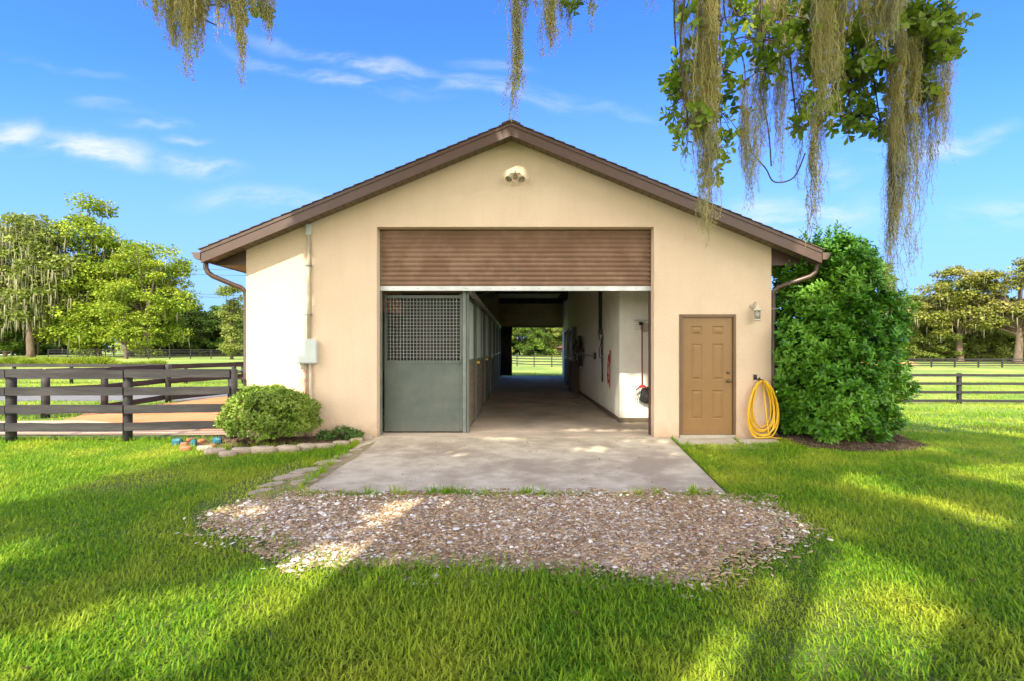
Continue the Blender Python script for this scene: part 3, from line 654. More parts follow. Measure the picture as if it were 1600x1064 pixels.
for (z_, w_) in hh_:
    for k in range(12): a = 2 * math.pi * k / 12; mb.v.append((2.02 + .07 * math.cos(a) + rj.uniform(-.012, .012), yj + w_ * math.sin(a) + rj.uniform(-.015, .015), z_))
for i in range(len(hh_) - 1):
    for k in range(12): mb.f.append((i * 12 + k, i * 12 + (k + 1) % 12, i * 12 + 12 + (k + 1) % 12, i * 12 + 12 + k)); mb.sm.append(True)
mb.f += [tuple(range(12)), tuple(range(60, 72))]; mb.sm += [False, False]
mb.build('body', M['leather'], s_)
MB().tube([(2.0, yj - .2, 1.8), (1.98, yj - .3, 1.4), (2.0, yj - .32, 1.08)], [.06, .06, .045], 8).build('sleeve', M['leather'], s_)
MB().tube([(2.128, yj, 1.9), (2.05, yj, 1.9), (2.04, yj, 1.95)], .012, 6).build('hook', M['steel'], s_)
# white crate and dark cabinet beyond
s_ = empty('cabinet', (2.0, 8.4, 0), 'dark low cabinet standing against the right wall deep in the aisle', 'cabinet')
MB().box(1.83, 8.5, .02, 2.11, 9.3, 1.1).build('body', M['darkwood'], s_, bevel=.01); MB().box(1.82, 8.48, 1.105, 2.11, 9.32, 1.14).build('top', M['stallwood'], s_)
mb = MB(); pts = [(2.02, 5.2, .02), (1.9, 5.0, .02), (1.72, 5.3, .018), (1.62, 6.0, .018), (1.75, 6.8, .018), (1.95, 7.0, .02)]
def spline(p, n=8):
    p = [Vector(a) for a in p]; o = []
    for i in range(len(p) - 1):
        a, b, c, d = p[max(i - 1, 0)], p[i], p[i + 1], p[min(i + 2, len(p) - 1)]
        for k in range(n):
            t = k / n; o.append(.5 * ((2 * b) + (c - a) * t + (2 * a - 5 * b + 4 * c - d) * t * t + (3 * b - a - 3 * c + d) * t ** 3))
    return o + [p[-1]]
mb.tube(spline(pts), .013, 6); tag(mb.build('water_hose', M['galv']), 'thin grey hose lying on the aisle floor by the white wall', 'hose')
# ---- tool rack in the nook
YN = 1.735
def nk(px, py): d = YN - .02 - CAMY; return ((px - 808) * d / F, CAMZ + (543 - py) * d / F)
s_ = empty('tool_rack', (2.6, YN, 1.9), 'narrow wall rack holding long tools in the white nook', 'rack')
x0, z0 = nk(990, 500); x1, z1 = nk(1032, 503)
MB().box(x0, YN - .035, z0 - .03, x1, YN - .003, z0 + .0).build('rail', M['alu'], s_)
mb = MB()
for i in range(4): mb.tube([(x0 + .02, YN - .03, z0 - .05 - i * .05), (x0 + .14, YN - .05, z0 - .05 - i * .05)], .005, 5)
mb.build('hooks', M['steel'], s_)
for a, b in ((1001, 506), (1016, 506)):
    hx, hz2 = nk(a, b); MB().box(hx - .04, YN - .07, hz2 - .04, hx + .04, YN - .036, hz2 + .03).build('clip', M['black'], s_, bevel=.006)
# muck fork red handle
s_ = empty('stall_fork', (2.45, YN - .1, .55), 'manure fork with dark red handle hanging in the white nook', 'fork')
hx, ht = nk(1002, 508); _, hb = nk(1002, 602)
MB().tube([(hx, YN - .09, ht), (hx, YN - .09, hb)], .015, 8).build('handle', M['maroon'], s_)
mb = MB(); mb.tube([(hx - .13, YN - .1, hb - .08), (hx, YN - .1, hb + .02), (hx + .13, YN - .1, hb - .08)], .012, 6)
for i in range(9):
    x = hx - .15 + i * .037; mb.tube([(hx + (x - hx) * .6, YN - .1, hb - .03), (x, YN - .11, hb - .2), (x, YN - .2, hb - .33)], .006, 5)
mb.build('tines', M['black'], s_)
MB().prism([(hx - .1, hb - .05), (hx - .07, hb + .0), (hx, hb + .045), (hx + .07, hb + .0), (hx + .1, hb - .05), (hx, hb - .02)], YN - .125, YN - .11).build('head', M['red'], s_)
s_ = empty('dustpan', (2.6, YN - .1, .6), 'grey scoop with thin pale handle hanging beside the red fork', 'scoop')
hx2, ht2 = nk(1013, 520); _, hb2 = nk(1012, 605)
MB().tube([(hx2, YN - .05, ht2), (hx2 + .04, YN - .06, hb2)], .010, 8).build('handle', M['pvc'], s_)
mb = MB().prism([(hx2 - .2, hb2 - .25), (hx2 - .15, hb2 - .02), (hx2 - .02, hb2 + .03), (hx2 + .14, hb2 - .02), (hx2 + .17, hb2 - .25), (hx2 + .03, hb2 - .33), (hx2 - .1, hb2 - .32)], YN - .075, YN - .045)
mb.build('pan', M['black'], s_, bevel=.01)
s_ = empty('coiled_lead_rope', (2.7, YN - .1, .5), 'black lead rope coiled at the bottom of the nook tools', 'rope')
mb = MB(); hx3, hz3 = nk(1015, 622); p_ = []
for i in range(60): a = i * .42; r_ = .085 + .012 * math.sin(i * .7); p_.append((hx3 + r_ * math.cos(a), YN - .10 - .02 * math.sin(i * .3), hz3 + r_ * 1.1 * math.sin(a)))
mb.tube(p_, .011, 6); mb.build('coil', M['black'], s_)
x_, z_ = nk(1008, 512); s_ = MB().lathe([(.085, 0), (.1, -.01), (.1, -.025), (.08, -.03)], (x_, YN - .004, z_), 20, 'Y').build('round_plate', M['pvc']); tag(s_, 'round cream disc behind the tool handles in the nook', 'disc')

# ---- lantern
lx, lz = (1178 - 808) / 89.9, 2.0
s_ = empty('wall_lantern', (lx, 0, lz), 'weathered coach lantern on the stucco between door and corner', 'lamp')
MB().lathe([(.045, -.0), (.045, -.015), (.02, -.03)], (lx - .03, -.0, lz + .26), 16, 'Y').build('wall_plate', M['pvc'], s_)
MB().tube(spline([(lx - .03, -.02, lz + .25), (lx - .03, -.07, lz + .31), (lx - .01, -.12, lz + .33), (lx, -.13, lz + .27)], 5), .011, 8).build('arm', M['pvc'], s_)
MB().lathe([(.01, .30), (.018, .27), (.03, .25), (.075, .185), (.08, .175), (.06, .172)], (lx, -.13, lz), 6).build('cap', M['pvc'], s_)
mb = MB()
for k in range(6): a = k * math.pi / 3; mb.tube([(lx + .058 * math.cos(a), -.13 + .058 * math.sin(a), lz + .175), (lx + .05 * math.cos(a), -.13 + .05 * math.sin(a), lz + .03)], .005, 5)
mb.lathe([(.06, 0), (.068, .012), (.06, .03)], (lx, -.13, lz), 6); mb.build('cage', M['pvc'], s_)
MB().lathe([(.048, .032), (.055, .17)], (lx, -.13, lz), 6).build('glass', M['glass'], s_); MB().lathe([(.006, .03), (.02, .06), (.024, .09), (.012, .125)], (lx, -.13, lz), 10).build('bulb', M['farwhite'], s_)
fx, fz = (805 - 808) / 89.9, 4.50
s_ = empty('flood_light', (fx, 0, fz), 'small twin headed flood light fixed under the gable peak', 'lamp')
MB().lathe([(.055, -.001), (.055, -.025), (.03, -.035)], (fx, -.0, fz + .02), 16, 'Y').build('mount', M['lampm'], s_)
for sg in (-1, 1):
    MB().tube(spline([(fx, -.03, fz + .02), (fx + sg * .035, -.07, fz + .05), (fx + sg * .06, -.1, fz + .02)], 4), .011, 8).build('arm', M['lampm'], s_)
    hd = Matrix.Translation((fx + sg * .06, -.1, fz + .02)) @ Vector((sg * .35, -.55, -.8)).normalized().to_track_quat('Z', 'Y').to_matrix().to_4x4()
    mb = MB().lathe([(.02, -.01), (.034, .0), (.036, .05), (.062, .12), (.064, .15), (.055, .15), (.05, .135)], (0, 0, 0), 16); mb.v = [tuple(hd @ Vector(p)) for p in mb.v]
    h_ = mb.build('lamp_head', M['lampm'], s_)
    mb = MB().lathe([(.05, .128), (.03, .142), (.005, .146)], (0, 0, 0), 16); mb.v = [tuple(hd @ Vector(p)) for p in mb.v]; mb.build('lens', M['glass'], h_)
MB().tube([(fx - .0, -.035, fz + .05), (fx + .0, -.05, fz + .1)], .014, 8).build('sensor', M['lampm'], s_)
# ---- hose coil on its hook
hx = (1186 - 808) / 89.9
s_ = empty('garden_hose', (hx, -.1, 0), 'yellow hose hung in long loops on a black wall hook', 'hose')
p_ = []; r2_ = random.Random(3); loops = 9
prm = [(r2_.uniform(-.012, .012), r2_.uniform(.175, .27), r2_.uniform(.40, .515), r2_.uniform(.0, .1)) for _ in range(loops + 1)]
prm[2] = (.01, .13, .40, .02); prm[6] = (.02, .27, .53, .08)
for i in range(loops * 28):
    l = i / 28; k = int(l); t = l - k; a = 2 * math.pi * t + math.pi / 2
    A, B = prm[k], prm[k + 1]; q_ = [A[j] + (B[j] - A[j]) * t for j in range(4)]
    z_ = .985 - q_[2] + q_[2] * math.sin(a) + .008 * math.sin(k * 2.2); w_ = q_[1] * (1 - .28 * (math.sin(a)))
    p_.append((hx + q_[0] + w_ * math.cos(a), -.05 - q_[3] - .02 * math.sin(a * 2 + k), max(z_, .016)))
p_ += [(hx + .1, -.14, .03), (hx + .25, -.2, .015), (hx + .42, -.25, .012)]
MB().tube(p_, .0125, 8).build('coil', M['hose'], s_)
MB().tube([(hx + .42, -.25, .012), (hx + .5, -.27, .012)], .013, 8).build('fitting', M['brass'], s_)
mb = MB().box(hx - .1, -.012, 1.0, hx - .04, -.0, 1.09); mb.tube([(hx - .07, -.005, 1.03), (hx - .07, -.15, 1.0), (hx - .07, -.17, 1.05)], .012, 6); mb.tube([(hx + .0, -.005, 1.02), (hx - .0, -.15, .99)], .012, 6)
mb.build('hose_hook', M['black'], s_)
# ---- electrical box with conduit
s_ = empty('electrical_box', (-3.62, 0, 0), 'pale grey electrical box with conduits on the left stucco', 'electrical box')
b_ = MB().box(-3.79, -.12, 1.285, -3.455, -.001, 1.675).build('box', M['grey_box'], s_, bevel=.008)
MB().box(-3.80, -.132, 1.30, -3.445, -.121, 1.69).build('lid', M['grey_box'], b_, bevel=.004)
MB().tube([(-3.61, -.035, 1.676), (-3.61, -.035, 3.49)], .03, 12).build('conduit', M['pvc'], s_)
MB().box(-3.655, -.07, 3.48, -3.565, -.001, 3.68).build('junction_fitting', M['grey_box'], s_, bevel=.012)
for z in (2.1, 2.95): MB().box(-3.66, -.07, z, -3.56, -.002, z + .02).build('clamp', M['galv'], s_)
MB().tube([(-3.655, -.045, 0.0), (-3.655, -.045, 1.284)], .021, 10).build('pipe', M['rust'], s_)
MB().tube([(-3.575, -.045, 0.0), (-3.575, -.045, 1.284)], .025, 10).build('pipe', M['pvc'], s_)
MB().tube([(-3.73, -.05, 1.284), (-3.73, -.05, 1.19)], .016, 8).build('stub', M['grey_box'], s_)

# ================================================================ FENCES
def board(mb, a, b, h, th, sag=.004):
    """a weathered board between two points, slightly bowed"""
    a, b = Vector(a), Vector(b); n = 5; d = (b - a); nn = Vector((-d.y, d.x, 0)).normalized()
    o = len(mb.v)
    for i in range(n + 1):
        p = a + d * i / n + Vector((0, 0, random.uniform(-sag, sag))); k = nn * random.uniform(-sag, sag); hh = h * random.uniform(.94, 1.04)
        for dz, dn in ((-.5, -.5), (-.5, .5), (.5, .5), (.5, -.5)): mb.v.append(tuple(p + k + nn * th * dn + Vector((0, 0, hh * dz))))
    for i in range(n):
        for k in range(4): mb.f.append((o + i * 4 + k, o + i * 4 + (k + 1) % 4, o + (i + 1) * 4 + (k + 1) % 4, o + (i + 1) * 4 + k)); mb.sm.append(False)
    mb.f += [(o, o + 1, o + 2, o + 3), (o + n * 4 + 3, o + n * 4 + 2, o + n * 4 + 1, o + n * 4)]; mb.sm += [False] * 2
def fence(label, pts, rails, hb, pr, m, step=None, front=True, th=.035, group=None, top=1.25, square=False):
    """pts: ground points of posts; every board and post is a part"""
    P = []
    for a, b in zip(pts[:-1], pts[1:]):
        n = max(1, round(math.dist(a, b) / step)) if step else 1
        P += [(a[0] + (b[0] - a[0]) * i / n, a[1] + (b[1] - a[1]) * i / n) for i in range(n)]
    P.append(pts[-1]); P = [(x, y, float(ground_z(x, y))) for x, y in P]
    fr_ = empty('fence', P[len(P) // 2], label, 'fence', group)
    for x, y, z in P:
        mb = MB(); rr = pr * random.uniform(.92, 1.06); lean = random.uniform(-.012, .012)
        if square: mb.beam((x, y, z - .1), (x + lean, y, z + top), pr * 1.7, pr * 1.7)
        else: mb.tube([(x, y, z - .1), (x, y, z + .5), (x + lean, y, z + top - .01), (x + lean, y, z + top)], [rr, rr, rr * .97, rr * .8], 12)
        mb.build('post', m, fr_)
    for h in rails:
        for i in range(len(P) - 1):
            a, b = Vector(P[i]), Vector(P[i + 1]); d = (b - a).normalized(); nn = Vector((d.y, -d.x, 0)).normalized()
            if nn.y > 0: nn = -nn
            off = nn * (pr + th / 2 + .003) * (1 if front else -1)
            mb = MB(); board(mb, a + off + Vector((0, 0, h + random.uniform(-.008, .008))) + d * .004, b + off + Vector((0, 0, h + random.uniform(-.008, .008))) - d * .004, hb, th)
            mb.build('rail', m, fr_)
    return fr_
fence('weathered four board fence meeting the barn by the round shrub', [(-16.2, -.45), (-14.3, -.45), (-12.3, -.46), (-10.2, -.47), (-8.33, -.47), (-6.45, -.42), (-4.84, -.2)], (.26, .55, .84, 1.13), .135, .075, M['fence'], top=1.19)
fence('second weathered fence running back beside the clay paddock', [(-17, 1.9), (-13.6, 2.2), (-10.5, 2.5), (-9.75, 3.2), (-9.95, 5.7), (-9.3, 7.9), (-8.6, 10.5), (-8.0, 13.2), (-7.4, 16)], (.15, .62, 1.02), .14, .075, M['fence'], top=1.08)
fence('third dark board fence farther left beyond the asphalt drive', [(-42, 13.5), (-12, 13.5), (-8.2, 15)], (.25, .52, .80), .13, .07, M['fence'], step=2.6, top=.86)
fence('thin black fence across the far left pasture', [(-64, 61), (-57, 62), (-36, 66)], (.35, .68, 1.0, 1.3), .07, .06, M['fencefar'], step=2.6, top=1.36, square=True)
fence('low black fence under the tall left trees', [(-92, 60), (-70, 62)], (.35, .7, 1.05), .08, .06, M['fencefar'], step=2.6, top=1.15, square=True)
fence('black four board fence crossing the right pasture behind the big bush', [(8.5, 11.6), (12.0, 11.4), (17.35, 11.2), (20.0, 11.15), (22.6, 11.1)], (.13, .46, .80, 1.13), .10, .07, M['fencefar'], top=1.21, square=True)
fence('long black fence at the foot of the far right trees', [(45, 50), (62, 48), (80, 47)], (.2, .45, .7, .95), .12, .07, M['fencefar'], step=2.6, top=1.05, square=True)
fence('black fence in the pasture seen through the barn aisle', [(-6, 54), (0, 52.4), (6, 49), (14, 46)], (.3, .62, .93, 1.22), .11, .07, M['fencefar'], step=2.2, top=1.3, square=True)
# ================================================================ HEDGES / PLANTS
def sprigs(cent, dirs, L, nl, leaf, spread, r_=rng):
    """leaves set round short twigs; returns positions, frames, scales"""
    n = len(cent); P, A, H, Sc = [], [], [], []
    d = dirs / np.linalg.norm(dirs, axis=1, keepdims=True)
    up = np.tile([0.0, 0.0, 1.0], (n, 1)); s1 = np.cross(d, up + r_.normal(0, .05, (n, 3))); s1 /= np.linalg.norm(s1, axis=1, keepdims=True); s2 = np.cross(d, s1)
    for k in range(nl):
        t = (k + .5) / nl; a = k * 2.4 + r_.uniform(0, 1.2, n)
        rad = s1 * np.cos(a)[:, None] + s2 * np.sin(a)[:, None]
        p = cent + d * (L * t)[:, None]
        al = d * (math.cos(spread) * (.5 + t)) + rad * math.sin(spread) + r_.normal(0, .15, (n, 3))
        P.append(p); A.append(al); H.append(np.cross(al, rad) * 0 + d + r_.normal(0, .3, (n, 3))); Sc.append(leaf * r_.uniform(.7, 1.15, n) * (1.05 - .35 * t))
    P, A, H, Sc = map(np.concatenate, (P, A, H, Sc))
    return P, frames(A, H), Sc
# big viburnum
BC = np.array([5.52, .38]); 
def bush_r(z, a):
    base = np.interp(z, [0, .3, .9, 1.7, 2.4, 2.9, 3.25, 3.5], [.98, 1.12, 1.16, 1.12, 1.02, .9, .68, .2])
    return base * (1 + .09 * np.sin(a * 3 + z * 2.1) + .10 * np.sin(a * 5 - z * 3.3) + .07 * np.sin(a * 9 + z * 7))
n = 5600; z = rng.uniform(.03, 3.35, n) ** 1.0; a = rng.uniform(0, 2 * math.pi, n); q_ = np.where(rng.random(n) < .6, rng.uniform(.86, 1.03, n), rng.uniform(.15, .85, n)); r_ = bush_r(z, a) * q_
cent = np.stack([BC[0] + r_ * np.cos(a) * .93, BC[1] + r_ * np.sin(a), z], 1)
dr_ = np.stack([np.cos(a), np.sin(a), .75 + z * .22], 1) + rng.normal(0, .35, (n, 3))
keep = (cent[:, 0] > .511 * (cent[:, 1] + 8.9)) & ~((cent[:, 0] < 4.62) & (cent[:, 1] > -.1)) & ~((cent[:, 0] < 5.25) & (cent[:, 1] < .0) & (cent[:, 2] > 2.55))& ~((cent[:, 0] < 5.3) & (cent[:, 2] > 2.95)); cent, dr_ = cent[keep], dr_[keep]
L = rng.uniform(.06, .2, len(cent))
# upright shoots at the top and on the shoulders
ns = 60; sa = rng.uniform(0, 6.28, ns); sr = rng.uniform(0, .8, ns); sz = np.interp(sr, [0, .5, .8], [3.3, 3.05, 2.75])
sc_ = np.stack([BC[0] + sr * np.cos(sa), BC[1] + sr * np.sin(sa), sz + rng.uniform(-.05, .12, ns)], 1); sdv = np.stack([.25 * np.cos(sa), .25 * np.sin(sa), np.ones(ns)], 1) + rng.normal(0, .12, (ns, 3))
bush = empty('viburnum_bush', (BC[0], BC[1], 0), 'tall glossy green bush at the right corner of the barn', 'bush')
P1, F1, S1 = sprigs(cent, dr_, L, 9, .122, 1.05); P2, F2, S2 = sprigs(sc_, sdv, rng.uniform(.28, .5, ns), 18, .105, .95)
V, Fc = stamp(LEAF_V, LEAF_F, np.concatenate([P1, P2]), np.concatenate([F1, F2]), np.concatenate([S1, S2])); arr_mesh('foliage', V, Fc, M['bush'], bush)
mb = MB()
for i in range(26):
    a = random.uniform(0, 6.28); r1 = random.uniform(.05, .3); r2 = random.uniform(.3, .9); h = random.uniform(1.6, 3.1)
    mb.tube([(BC[0] + r1 * math.cos(a), BC[1] + r1 * math.sin(a), -.02), (BC[0] + (r1 + r2) * .6 * math.cos(a), BC[1] + (r1 + r2) * .6 * math.sin(a), h * .5), (BC[0] + r2 * math.cos(a), BC[1] + r2 * math.sin(a), h)], [.03, .02, .008], 6)
mb.build('stems', M['twig'], bush)
# round ball shrub
def ball(name, c, rx, rz, n, leaf, m, label, cat='shrub', group=None, nl=7):
    root = empty(name, (c[0], c[1], 0), label, cat, group); d = unit(n); d[:, 2] = np.where(d[:, 2] < -.55, -d[:, 2], d[:, 2])
    lump = 1 + .07 * np.sin(d[:, 0] * 7 + 1) * np.sin(d[:, 1] * 6) + .05 * np.sin(d[:, 2] * 11 + d[:, 0] * 5)
    q_ = np.where(rng.random(n) < .8, rng.uniform(.9, 1.03, n), rng.uniform(.4, .9, n)) * lump
    P = np.stack([c[0] + d[:, 0] * rx * q_, c[1] + d[:, 1] * rx * .9 * q_, np.maximum(rz * .92 + d[:, 2] * rz * q_, .02)], 1)
    a, b, s_ = sprigs(P, d + [0, 0, .5] + rng.normal(0, .4, (n, 3)), rng.uniform(.03, .08, n), nl, leaf, .95)
    V, Fc = stamp(LEAF_V2, [(0, 1, 7, 6), (7, 1, 2, 3), (7, 3, 4, 5), (6, 7, 5, 5)], a, b, s_ * .85); arr_mesh('foliage', V, Fc, m, root)
    mb = MB()
    for i in range(12):
        t = i * .52; mb.tube([(c[0], c[1], -.02), (c[0] + math.cos(t) * rx * .4, c[1] + math.sin(t) * rx * .4, rz), (c[0] + math.cos(t) * rx * .7, c[1] + math.sin(t) * rx * .7, rz * 1.6)], [.015, .01, .004], 5)
    mb.build('stems', M['twig'], root); return root
ball('round_shrub', (-4.03, -.56), 0.69, .46, 3600, .056, M['ball'], 'round clipped light green shrub against the left wall')
for i, (x, y, r_, h) in enumerate([(-2.95, -.22, .17, .09), (-3.2, -.3, .12, .06), (-2.72, -.3, .12, .06)]):
    ball('weed', (x, y), r_, h, 90, .05, M['weed'], ['leafy dark weed in the bed nearest the stall panel'.replace('nearest the stall panel', 'between the pipes and the big doorway'), 'small weed beside the conduits in the soil bed', 'small weed where the bed meets the apron'][i], 'weed', None, 6)
# row of strappy plants beyond the road
rw = random.Random(4); proto = None
for i, px in enumerate(list(range(-20, 160, 22)) + [178, 200, 222, 246]):
    dd = 42.5 + rw.uniform(-.6, .6); x = (px - 808) * dd / F; y = dd + CAMY; sc0 = rw.uniform(.8, 1.15) * (1 if px < 160 else .72)
    if proto is None:
        proto = empty('strappy_plant', (x, y, 0), 'bright green strappy clump in the row beyond the road', 'plant', 'strappy plants in a row beyond the road')
        proto['label'] = 'strappy green clump cut by the left photo edge beyond the road'
        n = 1500; a = rng.uniform(0, 6.28, n); r0 = rng.uniform(0, .55, n); P = np.stack([x + r0 * np.cos(a), y + r0 * np.sin(a), np.zeros(n)], 1)
        A = np.stack([np.cos(a) * .55, np.sin(a) * .55, np.ones(n)], 1) + rng.normal(0, .25, (n, 3))
        V, Fc = stamp([(-.05, 0, 0), (.05, 0, 0), (.04, .6, 0), (0, 1, .1), (-.04, .6, 0)], [(0, 1, 2, 4), (4, 2, 3, 3)], P, frames(A, unit(n)), rng.uniform(.5, .95, n)); arr_mesh('leaves', V, Fc, M['t_bright'], proto)
        proto.scale = (sc0, sc0, sc0)
    else:
        c = copy_tree(proto); c['label'] = ['', 'first', 'second', 'third', 'fourth', 'fifth', 'sixth', 'seventh', 'eighth', 'ninth', 'tenth', 'eleventh', 'last'][i] + ' whole strappy green clump from the left in the row beyond the road'; c.location = (x, y, 0); c.scale = (sc0 * rw.uniform(.9, 1.3), sc0, sc0 * rw.uniform(.85, 1.1)); c.rotation_euler.z = rw.uniform(0, 6)

# ================================================================ FAR TREES
def tree_mesh(h, crown, nclump, ncard, card, seed, mossy=0, trunk_h=.35, tr=.35, flat=.55):
    """crown: list of ellipsoids (x, z, rx, rz) as fractions of height; returns crown V,F / trunk MB / moss V,F"""
    r_ = np.random.default_rng(seed); C = []
    w = np.array([c[2] * c[2] * c[3] for c in crown]); w = w / w.sum()
    for k in range(nclump):
        e = crown[r_.choice(len(crown), p=w)]; d = unit(1, r_)[0]; q_ = r_.uniform(.35, 1.0) ** .6
        C.append([(e[0] + d[0] * e[2] * q_) * h, d[1] * e[2] * q_ * h * .9, (e[1] + d[2] * e[3] * q_) * h])
    ncard = int(ncard * 1.7); card = card * .74
    C = np.array(C); cr = h * .062 * r_.uniform(.65, 1.5, len(C))
    P, A, Hh = [], [], []
    for c, s_ in zip(C, cr):
        d = unit(ncard, r_); rad = s_ * r_.uniform(.35, 1.05, ncard)[:, None]
        P.append(c + d * rad * [1.25, 1.25, flat]); A.append(d * [1, 1, .4] + r_.normal(0, .6, (ncard, 3)) + [0, 0, -.1]); Hh.append(d * .8 + [0, 0, .9] + r_.normal(0, .45, (ncard, 3)))
    P, A, Hh = map(np.concatenate, (P, A, Hh))
    V, Fc = stamp(CARD_V, CARD_F, P, frames(A, Hh), card * r_.uniform(.6, 1.3, len(P)))
    mb = MB(); top = min(c[1] for c in crown) * h; rr = h * .02 * tr / .35
    b1 = Vector((r_.uniform(-.02, .02) * h, 0, h * trunk_h)); zt = h * .8
    mb.tube([(0, 0, -.2), (0, 0, h * .03), tuple(b1 * .6), tuple(b1), (b1.x * 1.2, 0, zt)], [rr * 1.5, rr * 1.1, rr, rr * .85, rr * .2], 8)
    for k in range(min(26, len(C))):
        c = C[k]; t = r_.uniform(.0, .6); s0 = Vector((b1.x, 0, h * trunk_h + (zt - h * trunk_h) * t * min(1, c[2] / h)))
        mid = (s0 + Vector(c)) / 2 + Vector((0, 0, h * r_.uniform(-.01, .03)))
        mb.tube([s0, mid, c], [rr * .42, rr * .26, rr * .08], 5)
    mv = None
    if mossy:
        n = mossy; idx = r_.integers(0, len(C), n); p = C[idx] + r_.normal(0, 1, (n, 3)) * (cr[idx] * .8)[:, None] * [1, 1, .3]
        p[:, 2] -= cr[idx] * .3; al = np.tile([0., 0., -1.], (n, 1)) + r_.normal(0, .06, (n, 3))
        mv = stamp([(-.03, 0, 0), (.05, 0, .02), (.035, .4, 0), (.01, 1, 0), (-.03, .5, .02)], [(0, 1, 2, 4), (4, 2, 3, 3)], p, frames(al, unit(n, r_)), h * r_.uniform(.035, .11, n))
    return V, Fc, mb, mv
def make_tree(name, loc, label, cat, group, spec, leafm):
    V, Fc, tb, mv = tree_mesh(**spec); root = empty(name, (0, 0, 0), label, cat, group)
    arr_mesh('crown', V, Fc, leafm, root); tb.build('trunk', M['bark'], root)
    if mv is not None: tag(arr_mesh('moss', mv[0], mv[1], M['t_moss'], root), kind='stuff')
    root.location = loc; return root
def far(px, d, z=None):
    x = (px - 808) * d / F; y = d + CAMY; return (x, y, float(ground_z(x, y)) - .05)
A_ = [(0, .72, .17, .2), (-.12, .6, .12, .14), (.13, .55, .13, .15), (.02, .88, .08, .1), (-.05, .45, .16, .12)]
B_ = [(0, .8, .14, .17), (-.06, .55, .22, .2), (.12, .5, .2, .22), (0, .3, .26, .2), (.05, .93, .06, .08)]
C_ = [(0, .62, .3, .3), (-.2, .5, .2, .2), (.2, .5, .2, .22), (0, .32, .36, .2)]
E_ = [(0, .66, .4, .3), (-.3, .5, .3, .3), (.3, .5, .3, .3), (-.2, .2, .4, .2), (.2, .2, .4, .2)]
D_ = [(-.05, .8, .16, .14), (-.25, .66, .13, .12), (.24, .72, .15, .13), (.02, .55, .2, .12), (-.38, .48, .12, .1), (.4, .5, .13, .1), (.2, .4, .16, .1), (-.2, .38, .15, .1)]
t_moss = make_tree('cypress_tree', far(48, 84), 'tall olive tree draped in grey moss at the far left', 'tree', None, dict(h=24.5, crown=[(0, .84, .19, .13), (-.14, .66, .2, .18), (.14, .66, .17, .18), (-.2, .45, .16, .16), (.12, .45, .18, .16), (-.02, .36, .16, .14), (-.22, .28, .12, .12)], nclump=170, ncard=110, card=.62, seed=1, mossy=3000, trunk_h=.3), M['t_olive'])
t_cyp = make_tree('cypress_tree', far(152, 88), 'tallest bright yellow green tree left of the barn', 'tree', None, dict(h=27.6, crown=[(0, .88, .14, .11), (-.04, .74, .2, .15), (.06, .6, .2, .17), (-.1, .45, .24, .18), (.06, .38, .24, .18), (-.08, .2, .26, .17), (.1, .2, .22, .15)], nclump=190, ncard=120, card=.6, seed=2, mossy=260, trunk_h=.22), M['t_bright'])
t_round = make_tree('maple_tree', far(225, 84), 'broad bright green tree nearest the barn in the left group', 'tree', None, dict(h=19.5, crown=[(.1, .82, .22, .16), (.22, .64, .18, .18), (-.16, .66, .24, .2), (.04, .45, .34, .22), (0, .22, .32, .18)], nclump=150, ncard=110, card=.5, seed=3, mossy=260, trunk_h=.2), M['t_bright'])
t_dark = make_tree('dark_tree', far(205, 100), 'dark green tree behind the bright ones in the left group', 'tree', None, dict(h=23, crown=C_, nclump=170, ncard=100, card=.6, seed=4, mossy=60, trunk_h=.25), M['t_dark'])
t_low = make_tree('dark_tree', far(8, 86), 'low dark bushy tree at the left edge of the photo', 'tree', None, dict(h=13, crown=C_, nclump=110, ncard=110, card=.5, seed=5, trunk_h=.2), M['t_dark'])
t_small = make_tree('young_tree', far(197, 76), 'small young tree with pale trunk in front of the left group', 'tree', None, dict(h=8.5, crown=[(0, .7, .16, .2), (0, .45, .2, .18)], nclump=40, ncard=90, card=.38, seed=6, trunk_h=.2, tr=.5), M['t_bright'])
c = copy_tree(t_moss); c.location = far(-60, 100); c.rotation_euler.z = 2; c['label'] = 'moss hung tree cut off by the left photo edge'
# distant tree line left of the barn
GL = 'trees in the distant line left of the barn'
t_line = make_tree('oak_tree', far(280, 112), 'dense green tree in the distant line left of the barn', 'tree', GL, dict(h=12, crown=E_, nclump=130, ncard=100, card=.5, seed=7, mossy=160, trunk_h=.12), M['t_dark'])
rt = random.Random(9)
for i in range(13):
    px = [235, 252, 268, 300, 318, 336, 352, 372, 392, 60, 30, 410, 100][i]
    c = copy_tree(t_line); d = rt.uniform(105, 122); c.location = far(px, d); c.rotation_euler.z = rt.uniform(0, 6); s_ = rt.uniform(.8, 1.08); c.scale = (s_ * 1.1, s_ * 1.1, s_)
t_palm = make_tree('slender_tree', far(362, 70), 'slender yellow green tree beside the barn downspout', 'tree', None, dict(h=10.2, crown=[(0, .85, .14, .12), (.02, .62, .13, .16), (0, .35, .12, .2), (.05, .15, .12, .12)], nclump=55, ncard=90, card=.34, seed=8, mossy=60, trunk_h=.3), M['t_olive'])
